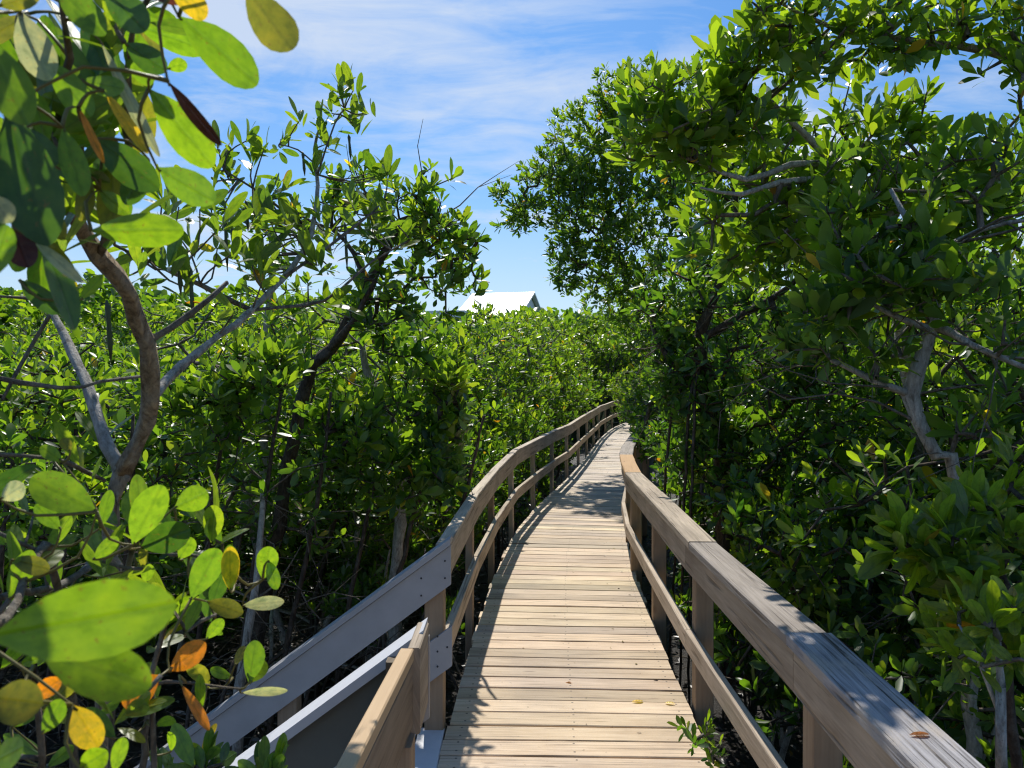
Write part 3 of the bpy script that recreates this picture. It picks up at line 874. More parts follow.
# ------------------------------------------------------------------ distant forest: one mass
def forest():
    rs = np.random.RandomState(3)
    def hgt(x, y): return GZ + 3.6 + .040 * np.minimum(y, 60) + .03*np.abs(x+2) - .5*np.exp(-((x+1.5)/6)**2)
    n = 90000
    y = 24 + 70 * rs.rand(n) ** 1.5; x = (rs.rand(n) * 2 - 1) * (.75 * y + 6)
    keep = ~((x > np.interp(y, LE[:, 0], LE[:, 1]) - 3) & (y < 37))
    x, y = x[keep], y[keep]; n = len(x)
    bump = np.array([noise.noise(Vector((a * .42, b * .42, 0))) for a, b in zip(x, y)])
    bump2 = np.array([noise.noise(Vector((a * 1.3, b * 1.3, 7))) for a, b in zip(x, y)])
    z = hgt(x, y) + bump * 1.2 + bump2 * .5 - rs.rand(n) ** 2 * 1.6
    s = .13 + .0028 * y
    base = np.stack([x, y, z], 1)
    d = rs.normal(0, 1, (n, 3)); d[:, 2] = np.abs(d[:, 2]) + .2
    nr = rs.normal(0, .5, (n, 3)) + V(0, 0, 1)
    c = leaf_colours(n, .55, .002)
    L_ = s * rs.uniform(.8, 1.3, n) * 1.6
    vs, fa, st, cc, uv = leaf_arrays(base, d, nr, L_, L_ * .6, c, lod='low', fold=.3)
    o = mesh_np('mangrove_forest', vs, fa, st, M['leaf'], None, cc, uv, smooth=True)
    tag(o, 'continuous far-off mangrove canopy reaching to the horizon behind the thickets', 'forest', kind='stuff')
    # dark sheet below the leaves, coloured as the shade inside the canopy
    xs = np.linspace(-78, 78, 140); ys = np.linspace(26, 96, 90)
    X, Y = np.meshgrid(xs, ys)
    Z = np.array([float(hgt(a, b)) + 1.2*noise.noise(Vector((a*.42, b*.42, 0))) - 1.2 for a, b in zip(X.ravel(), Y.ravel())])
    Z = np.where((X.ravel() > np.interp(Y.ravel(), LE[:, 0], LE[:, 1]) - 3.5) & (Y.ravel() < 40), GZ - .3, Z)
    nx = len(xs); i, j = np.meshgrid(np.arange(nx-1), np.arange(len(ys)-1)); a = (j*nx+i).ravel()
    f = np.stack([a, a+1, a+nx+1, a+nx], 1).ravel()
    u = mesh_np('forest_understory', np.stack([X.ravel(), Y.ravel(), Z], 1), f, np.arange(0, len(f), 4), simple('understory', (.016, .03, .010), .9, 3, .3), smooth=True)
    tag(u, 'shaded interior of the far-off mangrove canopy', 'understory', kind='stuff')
forest()

# ------------------------------------------------------------------ house
def house():
    o = empty('house', V(-4.2, 62, GZ), 0)
    tag(o, 'white metal roofed house rising above the mangrove canopy in the distance', 'house')
    m, nt, N, L = newmat('metal_roof')
    out = nd(N, 'ShaderNodeOutputMaterial'); b = nd(N, 'ShaderNodeBsdfPrincipled')
    at = nd(N, 'ShaderNodeAttribute', attribute_name='grain').outputs['Vector']
    sp = nd(N, 'ShaderNodeSeparateXYZ'); L.new(at, sp.inputs[0])
    wv = math_(nt, 'FRACT', math_(nt, 'MULTIPLY', sp.outputs[0], 2.2))
    c = mix(nt, ramp(nt, wv, [(.86, (0, 0, 0)), (.92, (1, 1, 1))]), (.78, .78, .77), (.55, .55, .56))
    L.new(c, b.inputs['Base Color']); b.inputs['Roughness'].default_value = .45; L.new(b.outputs[0], out.inputs[0])
    wall = simple('white_siding', (.85, .86, .88), .7, 8, .04)
    glass = simple('dark_glass', (.05, .07, .09), .15)
    rz = math.radians(-14); cr, sr = math.cos(rz), math.sin(rz)
    ox, oy = 1.75, 60.0        # right end of the ridge
    def wp(u, v, z): return (ox + u*cr - v*sr, oy + u*sr + v*cr, z)   # u along the ridge (negative = left), v depth
    zr, ze = 8.2, 5.9; hw = 5.2
    mb = MB()
    L0 = -5.0
    for u0, u1 in ((L0, 0),):
        vs = [wp(u0, -hw-.3, ze-.2), wp(u1, -hw-.3, ze-.2), wp(u1, 0, zr), wp(u0, 0, zr), wp(u1, hw+.3, ze-.2), wp(u0, hw+.3, ze-.2),
              wp(u0, -hw-.3, ze-.36), wp(u1, -hw-.3, ze-.36), wp(u1, 0, zr-.16), wp(u0, 0, zr-.16), wp(u1, hw+.3, ze-.36), wp(u0, hw+.3, ze-.36)]
        uv = [(u, 0, 0) for u in (u0, u1, u1, u0, u1, u0)] * 2
        mb.add(vs, [(0, 1, 2, 3), (3, 2, 4, 5), (7, 6, 9, 8), (8, 9, 11, 10), (0, 6, 7, 1), (1, 7, 8, 2), (2, 8, 10, 4), (0, 3, 9, 6), (3, 5, 11, 9), (4, 10, 11, 5)], uv)
    rf = mb.build('roof', m, o)
    mb = MB()
    vs = [wp(L0+.4, -hw, GZ), wp(-.35, -hw, GZ), wp(-.35, hw, GZ), wp(L0+.4, hw, GZ), wp(L0+.4, -hw, ze-.3), wp(-.35, -hw, ze-.3), wp(-.35, hw, ze-.3), wp(L0+.4, hw, ze-.3), wp(L0+.4, 0, zr-.3), wp(-.35, 0, zr-.3)]
    mb.add(vs, [(0, 1, 5, 4), (1, 2, 6, 9, 5), (2, 3, 7, 6), (3, 0, 4, 8, 7)]); mb.build('wall', wall, o)
    def bxh(u0, u1, v0, v1, z0, z1, name, mt, par=o):
        q = MB(); p = [wp(u, v, z) for u in (u0, u1) for v in (v0, v1) for z in (z0, z1)]
        q.add(p, [(0, 1, 3, 2), (4, 6, 7, 5), (0, 4, 5, 1), (2, 3, 7, 6), (0, 2, 6, 4), (1, 5, 7, 3)]); return q.build(name, mt, par)
    bxh(-3.75, -2.85, -.75, -.35, 7.62, 7.86, 'roof_vent', glass)
    bxh(-4.0, -3.95, -1.9, -1.85, 6.3, 7.0, 'vent_pipe', glass)
    for u in (-5, -3.4, -1.8): bxh(u, u+1.0, -hw-.04, -hw+.02, 2.6, 4.2, 'window', glass)
    bxh(L0-2.5, -3.3, -hw-2.2, -hw-.35, 5.75, 6.25, 'porch_roof', wall)
    for u in (L0-2.2, -6, -3.6): bxh(u, u+.15, -hw-2.05, -hw-1.9, GZ, 5.74, 'porch_post', wall)
house()

# ------------------------------------------------------------------ individual trees
def cloud_blobs(lst):
    """(px, py, depth, radius, tips)"""
    return [(P(a, b, d), (r, r*1.0, r*.85), n) for a, b, d, r, n in lst]

# leaning dark tree left of the walk
plant('mangrove_tree', 'mangrove tree with dark leaning trunk left of the boardwalk', 'tree', P(250, 560, 5.6)*V(1, 1, 0)+V(0, 0, GZ),
      [([V(-1.95, 5.6, GZ-.1), P(300, 405, 5.4), P(330, 350, 5.3), P(368, 285, 5.2), P(400, 222, 5.1)], [.055, .044, .040, .035, .024]),
       ([P(330, 350, 5.3), P(355, 320, 5.0), P(375, 280, 4.9)], [.028, .02, .01]),
       ([P(400, 222, 5.1), P(425, 215, 5.1), P(450, 225, 5.0)], [.022, .015, .008]),
       ([P(368, 285, 5.2), P(345, 240, 5.3), P(300, 215, 5.4)], [.022, .014, .008])],
      cloud_blobs([(420, 205, 5.1, .34, 46), (450, 240, 5.0, .30, 42), (400, 270, 5.1, .38, 44), (440, 285, 5.1, .32, 40), (470, 215, 5.1, .14, 12),
                   (360, 200, 5.3, .28, 26), (300, 230, 5.6, .40, 34), (250, 205, 5.8, .35, 22), (345, 190, 5.2, .22, 16), (380, 330, 5.2, .35, 46)]),
      21, dead=24, lod='mid', size=.105, barkm='barkdark', bright=.48, k=(6, 9), gap=.3)
# dead stems in the left thicket
for i, (a, b, c_, r) in enumerate((((268, 330, 6.2), (275, 250, 6.2), (262, 228, 6.2), .03), ((400, 470, 5.6), (372, 390, 5.5), (362, 345, 5.4), .04), ((245, 640, 4.6), (254, 600, 4.6), (262, 480, 4.8), .028))):
    q = P(*a); o = empty('bare_stem', V(q[0], q[1], GZ)); m = MB()
    p, r_ = smooth_line([V(q[0]-.1, q[1], GZ-.1), P(*a), P(*b), P(*c_)], [r*1.3, r, r*.85, r*.5]); m.tube(p, r_, 8, wob=.4)
    m.build('trunk', M['bark'], o, smooth=True)
    m = MB(); e = P(*c_); f = P(*b)
    for (s0, dx, dz) in ((f, .25, .3), (e, -.2, .25), (f, -.3, .15)):
        p, r_ = smooth_line([s0, s0 + V(dx*.5, .05, dz*.3), s0 + V(dx, .1, dz)], [.009, .006, .003]); m.tube(p, r_, 5)
    m.build('branches', M['twig'], o, smooth=True)
    tag(o, ('thin grey dead stem standing up above the left thicket', 'pale gnarled bare trunk behind the leafy shrub left of the railing', 'short pale bare stem in the dark gap above the grey handrail')[i], 'dead tree')

# bright leafy shrub nearest the left railing
def left_shrub(label, x, y, blobs, seed, **k):
    b = cloud_blobs(blobs)
    c = np.mean([q[0] for q in b], 0)
    tr = [([V(x + dx, y + dy, GZ-.05), V(x + dx*1.5, y + dy, GZ+.5), c*.6 + V(x, y, 0)*.4 + V(dx*2, dy, -c[2]*.0 - .1), c + V(dx*2, 0, .1)], [.02, .018, .015, .008]) for dx, dy in ((0, 0), (.15, .1), (-.15, -.05))]
    return plant('mangrove_shrub', label, 'shrub', V(x, y, GZ), tr, b, seed, lod=k.pop('lod', 'mid'), barkm='barkdark', dead=40, **k)

left_shrub('bright glossy mangrove shrub leaning toward the left railing just past the stairs', -.95, 5.3,
           [(470, 400, 5.2, .34, 62), (440, 440, 5.0, .34, 60), (400, 420, 5.1, .36, 56), (480, 430, 5.3, .22, 26), (430, 370, 5.4, .34, 56), (400, 480, 4.9, .28, 36), (450, 480, 5.1, .18, 16)], 31, size=.115, bright=.52, roots=7)
left_shrub('sunlit mangrove shrub with upright leaf whorls in the middle of the left thicket', -1.75, 4.9,
           [(280, 400, 4.6, .34, 52), (250, 370, 4.7, .34, 46), (320, 440, 4.7, .36, 44), (220, 420, 4.5, .32, 36), (340, 400, 5.0, .26, 30), (190, 380, 4.7, .3, 34), (360, 450, 4.8, .28, 30)], 32, size=.115, bright=.58, roots=7)
left_shrub('mangrove shrub with drooping dark lower leaves behind the grey handrail', -1.4, 6.3,
           [(350, 480, 6.0, .34, 40), (400, 500, 6.0, .32, 40), (430, 500, 6.2, .3, 36), (300, 470, 6.0, .35, 36), (460, 470, 6.6, .3, 30)], 33, size=.098, bright=.4, roots=8)
left_shrub('mangrove shrub below the forked trunk at the left edge of the view', -2.6, 4.3,
           [(60, 440, 3.9, .36, 50), (20, 400, 4.2, .34, 40), (110, 430, 4.2, .32, 36), (30, 490, 3.6, .34, 34), (150, 470, 4.2, .3, 26), (80, 380, 4.6, .34, 36)], 34, size=.098, bright=.58, roots=7)

# ---- trees right of the walk
DA = 1.95
def PA_(a, b, d): return P(a, b, d * DA)
plant('mangrove_tree', 'tall mangrove tree arching its dense crown over the boardwalk', 'tree', V(4.8, 15.7, GZ),
      [([V(4.8, 15.7, GZ-.1), V(4.6, 15.6, .6), PA_(720, 330, 8), PA_(700, 260, 7.8), PA_(670, 180, 7.6), PA_(640, 110, 7.5)], [.11, .09, .075, .06, .045, .015]),
       ([PA_(720, 330, 8), PA_(650, 300, 7.8), PA_(600, 240, 7.6), PA_(550, 190, 7.5)], [.055, .035, .025, .01]),
       ([PA_(700, 260, 7.8), PA_(740, 180, 7.8), PA_(750, 110, 7.8)], [.05, .03, .012])],
      cloud_blobs([(a, b, d*DA, r*DA*1.0, int(n*2.4)) for a, b, d, r, n in [(555, 185, 7.5, .42, 90), (520, 215, 7.4, .24, 26), (590, 140, 7.5, .45, 100), (630, 95, 7.5, .38, 80), (600, 220, 7.5, .55, 130), (575, 265, 7.5, .34, 56), (640, 180, 7.4, .6, 150),
                   (660, 120, 7.6, .5, 110), (620, 290, 7.8, .42, 84), (660, 260, 7.6, .6, 130), (700, 100, 7.8, .5, 100), (710, 180, 7.8, .6, 120), (690, 320, 8, .6, 120), (740, 260, 8, .6, 110), (500, 195, 7.4, .12, 8), (640, 335, 8.2, .35, 50)]]),
      41, lod='low', size=.155, bright=.5, barkm='barkdark', roots=10, k=(6, 9), yellow=.006, gap=.26)
plant('mangrove_tree', 'dark mangrove tree with upright trunk just behind the right railing', 'tree', V(1.75, 6.2, GZ),
      [([V(1.72, 6.2, GZ-.1), P(722, 470, 6.1), P(716, 400, 6.0), P(700, 340, 5.9), P(735, 240, 5.8), P(730, 170, 5.8)], [.075, .065, .055, .045, .03, .012]),
       ([P(716, 400, 6.0), P(670, 360, 6.0), P(650, 320, 6.2)], [.04, .028, .012]),
       ([P(700, 340, 5.9), P(770, 300, 5.7), P(820, 260, 5.6)], [.035, .025, .01])],
      cloud_blobs([(665, 370, 6.1, .34, 80), (700, 420, 6.0, .42, 90), (680, 450, 6.0, .26, 36), (740, 350, 5.8, .55, 120), (690, 300, 6.0, .45, 90), (770, 420, 5.5, .5, 90), (740, 460, 5.6, .4, 60), (780, 280, 5.6, .5, 100), (730, 200, 5.8, .45, 90),
                   (650, 330, 6.2, .3, 46), (820, 340, 5.4, .5, 90), (760, 500, 5.2, .34, 50), (770, 150, 5.8, .40, 60), (705, 150, 6.0, .42, 60), (820, 160, 5.7, .34, 40), (870, 190, 5.6, .36, 44), (830, 240, 5.6, .5, 80), (850, 420, 5.2, .5, 80)]),
      42, dead=40, lod='low', size=.10, bright=.30, barkm='barkdark', roots=12, k=(6, 9), yellow=.008, gap=.25)
plant('mangrove_tree', 'mangrove tree with many upturned sunlit whorls and bare curved grey limbs over the right thicket', 'tree', V(2.9, 5.3, GZ),
      [([V(2.95, 5.4, GZ-.1), V(2.8, 5.2, .5), P(900, 330, 4.2), P(870, 230, 4.0), P(820, 150, 3.9), P(768, 100, 3.8)], [.04, .036, .03, .026, .02, .009]),
       ([P(830, 165, 3.9), P(790, 165, 3.85), P(745, 180, 3.8), P(690, 160, 3.75)], [.02, .016, .013, .006]),
       ([P(835, 180, 3.9), P(780, 182, 3.8), P(740, 195, 3.75), P(700, 188, 3.7)], [.018, .014, .011, .005]),
       ([P(870, 230, 4.0), P(930, 190, 3.9), P(980, 150, 3.8)], [.03, .02, .008])],
      cloud_blobs([(715, 92, 3.8, .26, 32), (655, 115, 3.8, .23, 26), (752, 74, 3.8, .22, 22), (770, 140, 4.2, .28, 26), (740, 175, 4.3, .28, 24), (690, 130, 3.8, .28, 44), (740, 115, 3.8, .22, 26), (655, 140, 3.8, .22, 28), (720, 220, 4.0, .26, 30), (770, 60, 3.8, .2, 18), (790, 200, 4.0, .26, 26), (860, 150, 4.0, .26, 30), (900, 120, 4.0, .2, 16), (830, 190, 3.9, .26, 32),
                   (900, 210, 3.9, .32, 44), (960, 220, 3.8, .3, 36), (880, 260, 4.0, .36, 50), (800, 230, 3.9, .26, 30), (1000, 180, 3.7, .22, 16), (760, 250, 4.1, .28, 30), (930, 160, 4.1, .2, 16), (860, 110, 4.2, .18, 12)]),
      43, dead=14, lod='mid', size=.12, bright=.66, barkm='bark', trunk_n=10, k=(6, 9), yellow=.007, gap=.2, twig_r=.003)
plant('mangrove_tree', 'near mangrove tree with pale kinked trunk and horizontal limbs at the right edge', 'tree', V(1.78, 3.0, GZ),
      [([V(1.84, 3.0, GZ-.1), P(962, 515, 3.0), P(938, 455, 3.0), P(912, 395, 3.0), P(933, 330, 2.95), P(925, 260, 2.95), P(890, 190, 3.1)], [.030, .027, .025, .030, .022, .016, .008]),
       ([P(912, 395, 3.0), P(870, 378, 3.0), P(820, 355, 3.1), P(775, 348, 3.15)], [.016, .013, .010, .005]),
       ([P(933, 330, 2.95), P(890, 315, 2.9), P(850, 290, 2.9)], [.014, .01, .005]),
       ([P(933, 325, 2.95), P(970, 345, 2.8), P(1030, 370, 2.7)], [.018, .013, .009]),
       ([P(925, 260, 2.95), P(980, 230, 2.9), P(1030, 220, 2.8)], [.016, .011, .006])],
      cloud_blobs([(850, 285, 2.95, .2, 24), (820, 330, 3.0, .17, 18), (900, 290, 2.9, .2, 22), (960, 280, 2.8, .22, 16), (1000, 250, 2.75, .2, 12), (900, 220, 3.0, .22, 24), (870, 350, 3.0, .14, 10), (1000, 340, 2.8, .2, 10), (990, 420, 2.9, .16, 8), (840, 240, 3.1, .2, 18),
                   (960, 180, 3.0, .2, 16), (780, 350, 3.15, .12, 7), (1010, 160, 2.9, .16, 9)]),
      44, dead=45, lod='mid', size=.112, bright=.5, barkm='bark', k=(5, 8), yellow=.012, gap=.12, camclear=1.9, leafm='leaf')
plant('mangrove_tree', 'mangrove tree reaching one leafy limb in from the upper right corner', 'tree', V(4.4, 4.2, GZ),
      [([V(4.4, 4.3, GZ-.1), V(4.2, 4.2, 1.5), V(3.6, 4.0, 3.2), P(1060, 70, 3.6), P(985, 52, 3.5), P(905, 42, 3.5), P(830, 28, 3.5), P(780, 5, 3.5)], [.08, .07, .05, .03, .02, .016, .011, .005])],
      cloud_blobs([(800, 10, 3.5, .22, 28), (850, 30, 3.5, .18, 20), (895, 45, 3.5, .19, 24), (860, -10, 3.5, .2, 16), (940, 25, 3.5, .18, 18), (985, 10, 3.5, .2, 18), (1010, 70, 3.4, .16, 12), (820, 60, 3.5, .10, 7), (1020, 120, 3.3, .12, 7), (1025, 30, 3.4, .2, 14), (920, -20, 3.5, .2, 12), (765, 20, 3.5, .12, 8)]),
      45, lod='mid', size=.105, bright=.7, barkm='barktan', k=(6, 9), yellow=.01, gap=.1)
for i, (x, y, sc2, lab) in enumerate(((4.6, 7.4, 1.0, 'broad mangrove tree filling the right side behind the kinked pale trunk'),
                                      (4.2, 11.0, 1.05, 'mangrove tree standing behind the arching tree to the right of the boardwalk'),
                                      (6.8, 9.5, 1.0, 'tall mangrove tree deepest in the right corner of the thicket'))):
    b = []
    rs = random.Random(60 + i); ztop = (3.6, 3.7, 3.9)[i]
    for k_ in range(16):
        a = rs.uniform(0, 6.28); q = rs.uniform(.1, 1.4); b.append((V(x + math.cos(a)*q, y + math.sin(a)*q, rs.uniform(.2, ztop - .5)), (.62, .62, .5), 70))
    plant('mangrove_tree', lab, 'tree', V(x, y, GZ), [([V(x, y, GZ-.1), V(x-.1, y, .8), V(x+.15, y, 2.2), V(x, y+.1, ztop-.6)], [.09, .075, .05, .015]), ([V(x-.1, y, .8), V(x-.8, y-.2, 1.8), V(x-1.1, y-.2, 2.6)], [.05, .035, .012])],
          b, 61 + i, lod='low', size=.105, bright=.38 + .04*i, barkm='barkdark', roots=10)

plant('mangrove_shrub', 'leafy mangrove shrub spilling over the right railing where the boardwalk bends away', 'shrub', V(2.35, 9.8, GZ),
      [([V(2.5, 9.9, GZ-.1), V(2.3, 9.8, .2), V(2.0, 9.7, .9)], [.04, .03, .012])],
      cloud_blobs([(652, 440, 9.4, .28, 60), (650, 415, 10.5, .36, 80), (668, 440, 9.0, .36, 80), (645, 395, 12, .4, 80), (660, 385, 10, .4, 80), (676, 460, 8.4, .26, 40), (640, 425, 12.5, .26, 40), (636, 410, 15, .4, 60)]), 48, lod='low', size=.10, bright=.4, keep=False, roots=5)
plant('mangrove_shrub', 'mangrove shrub crowding the far end of the boardwalk at the bend', 'shrub', V(5.4, 27, GZ),
      [([V(5.0, 26, GZ-.1), V(4.6, 25.5, .4), V(4.2, 25, 1.4)], [.05, .04, .015])],
      cloud_blobs([(632, 405, 24, .7, 120), (640, 385, 24, .9, 140), (622, 390, 26, .6, 90), (650, 400, 20, .7, 120)]), 49, lod='low', size=.115, bright=.55, keep=False, roots=5)
# glossy cluster beside the right railing
plant('mangrove_shrub', 'glossy mangrove shrub with a yellow leaf reaching toward the right railing', 'shrub', V(1.75, 2.3, GZ),
      [([V(1.72, 2.35, GZ-.1), P(1010, 700, 2.2), P(1012, 620, 2.2), P(1000, 570, 2.2), P(950, 560, 2.2), P(915, 550, 2.25)], [.016, .015, .013, .010, .007, .004]),
       ([P(1000, 570, 2.2), P(1020, 530, 2.2), P(1035, 480, 2.2)], [.010, .008, .004])],
      cloud_blobs([(915, 545, 2.25, .09, 8), (950, 555, 2.2, .1, 9), (985, 530, 2.2, .1, 9), (1000, 600, 2.1, .1, 6), (960, 600, 2.2, .08, 4), (945, 640, 2.3, .08, 5), (1005, 650, 2.1, .07, 3), (1000, 480, 2.4, .1, 6)]),
      46, lod='hi', size=.115, bright=.9, barkm='barkdark', k=(6, 9), gap=0, leafm='leafnear', yellow=.02, spread=1.1)  # leaf colour raised in place of sunlight the trees overhead block
plant('seedling', 'leafy sprig poking up between the right railing posts at the deck edge', 'seedling', V(.93, 3.3, GZ),
      [([V(.95, 3.4, GZ-.05), V(.92, 3.35, -.3), P(705, 745, 3.2)], [.007, .006, .004])],
      [(P(697, 735, 3.15), (.07, .07, .09), 9), (P(712, 755, 3.15), (.06, .06, .06), 5)], 47, lod='mid', size=.065, bright=.4, k=(4, 6), gap=0, keep=False, spread=1.2)
#---HERO---
# ------------------------------------------------------------------ the near tree on the left, close to the lens
YG = (.105, .185, .008); LG = (.075, .145, .008); DG = (.028, .068, .008); YE = (.30, .215, .014); OR = (.33, .12, .010); MA = (.045, .010, .006); PA = (.20, .22, .18); OL = (.11, .115, .012)

def near_leaves(lst, seed=1):
    """(base px, base py, tip px, tip py, depth, width px, colour, depth change to the tip)"""
    rs = np.random.RandomState(seed)
    B = []; D = []; Nn = []; Ls = []; Ws = []; C = []
    for x0, y0, x1, y1, d, wp, c, dd in lst:
        a = P(x0, y0, d); b = P(x1, y1, d + dd)
        v = b - a; view = norm((a + b) / 2 - V(0, 0, H))
        nr = np.cross(np.cross(v, view), v); nr = norm(nr)
        if nr[2] < 0 and rs.rand() < .8: nr = -nr
        B.append(a); D.append(v); Nn.append(nr + rs.normal(0, .26, 3)); Ls.append(np.linalg.norm(v) * 1.0)
        Ws.append(wp / F * d * .93); C.append(np.array(c) * rs.uniform(.9, 1.1))
    return [np.array(q) for q in (B, D, Nn, Ls, Ws, C)]

def near_tree():
    root = empty('mangrove_tree', V(-.86, 1.62, GZ))
    tag(root, 'forked mangrove tree with tan and grey limbs and large backlit leaves in the left foreground', 'tree')
    T = []
    T.append(smooth_line([V(-.86, 1.62, GZ-.1), V(-.87, 1.62, .3), P(110, 545, 1.6), P(114, 500, 1.6), P(122, 472, 1.6)], [.032, .028, .020, .019, .021], .05))
    T.append(smooth_line([P(122, 472, 1.6), P(142, 440, 1.58), P(152, 395, 1.52), P(146, 345, 1.45), P(128, 300, 1.35), P(100, 255, 1.25), P(70, 205, 1.12), P(40, 160, 1.0), P(15, 120, .95)], [.021, .020, .019, .018, .017, .015, .012, .008, .005], .05))
    G = []
    G.append(smooth_line([P(120, 470, 1.6), P(98, 420, 1.66), P(85, 375, 1.72), P(65, 335, 1.8), P(46, 298, 1.9)], [.017, .014, .014, .012, .009], .06))
    G.append(smooth_line([P(124, 478, 1.6), P(152, 400, 1.75), P(200, 350, 2.0), P(252, 310, 2.2), P(290, 270, 2.4), P(312, 235, 2.55), P(318, 185, 2.7), P(315, 150, 2.8), P(322, 125, 2.8)], [.016, .013, .013, .012, .012, .010, .008, .006, .005], .07))
    B = []
    B.append(smooth_line([P(252, 310, 2.2), P(200, 285, 2.1), P(150, 262, 1.9), P(115, 245, 1.6)], [.008, .006, .005, .003], .07))
    B.append(smooth_line([P(252, 310, 2.2), P(325, 300, 2.4), P(372, 262, 2.6), P(410, 240, 2.7)], [.006, .005, .004, .003], .07))
    B.append(smooth_line([P(285, 277, 2.35), P(345, 235, 2.5), P(370, 215, 2.55)], [.006, .005, .003], .07))
    B.append(smooth_line([P(318, 175, 2.7), P(335, 125, 2.75), P(345, 110, 2.8)], [.004, .003, .003], .07))
    B.append(smooth_line([P(316, 165, 2.75), P(298, 150, 2.7), P(280, 145, 2.7)], [.003, .003, .002], .07))
    B.append(smooth_line([P(312, 235, 2.55), P(270, 200, 2.5), P(240, 180, 2.4), P(225, 170, 2.4)], [.005, .004, .003, .002], .07))
    B.append(smooth_line([P(-30, 372, 1.4), P(60, 388, 1.45), P(100, 382, 1.5), P(150, 375, 1.6)], [.005, .005, .004, .003], .07))
    B.append(smooth_line([P(150, 340, 1.45), P(190, 315, 1.5), P(228, 282, 1.55)], [.008, .0065, .004], .05))
    B.append(smooth_line([P(-30, 296, 1.3), P(30, 298, 1.35), P(80, 305, 1.5)], [.004, .003, .002], .07))
    B.append(smooth_line([P(-30, 455, 1.2), P(50, 458, 1.25), P(104, 480, 1.5)], [.004, .004, .004], .07))
    B.append(smooth_line([P(60, 300, 1.9), P(30, 350, 1.9), P(2, 400, 1.8)], [.006, .005, .004], .07))
    S = []   # low stems carrying the big leaves
    S.append(smooth_line([V(-.86, 1.6, .1), P(60, 600, 1.2), P(0, 625, .85), P(-60, 640, .7)], [.010, .008, .006, .004], .04))
    S.append(smooth_line([V(-.86, 1.6, .35), P(125, 575, 1.25), P(170, 555, 1.15), P(205, 560, 1.1), P(235, 575, 1.1)], [.008, .006, .004, .003, .002], .04))
    S.append(smooth_line([P(110, 545, 1.6), P(60, 585, 1.3), P(-20, 600, 1.1)], [.010, .008, .006], .04))
    S.append(smooth_line([V(-.80, 1.5, -.1), P(150, 680, 1.15), P(185, 632, 1.15), P(215, 615, 1.2)], [.008, .005, .004, .003], .04))
    S.append(smooth_line([V(-.62, 1.25, GZ), V(-.6, 1.22, 0), P(152, 765, 1.15), P(143, 700, 1.12)], [.010, .009, .006, .004], .04))
    S.append(smooth_line([P(144, 690, 1.12), P(165, 682, 1.1), P(205, 686, 1.12), P(240, 690, 1.15)], [.003, .003, .0025, .002], .04))
    S.append(smooth_line([V(-.8, 1.3, -.2), P(40, 760, .9), P(20, 705, .85)], [.008, .005, .003], .04))
    S.append(smooth_line([P(100, 255, 1.25), P(125, 190, 1.05), P(128, 100, .95), P(130, 50, .9), P(150, 0, .85), P(200, -60, .8)], [.008, .006, .005, .004, .003, .003], .05))
    S.append(smooth_line([P(70, 205, 1.12), P(60, 130, .95), P(70, 60, .85), P(60, -20, .75)], [.008, .006, .005, .003], .05))
    for nm, lst, mt, n_, f_ in (('trunk', T, 'barktan', 14, .80), ('limb', G, 'bark', 12, .78), ('branch', B, 'twig', 8, .9), ('stem', S, 'twig', 8, .8)):
        for p, r in lst:
            m = MB(); m.tube(p, [q * f_ for q in r], n_, wob=.7); m.build(nm, M[mt], root, smooth=True)
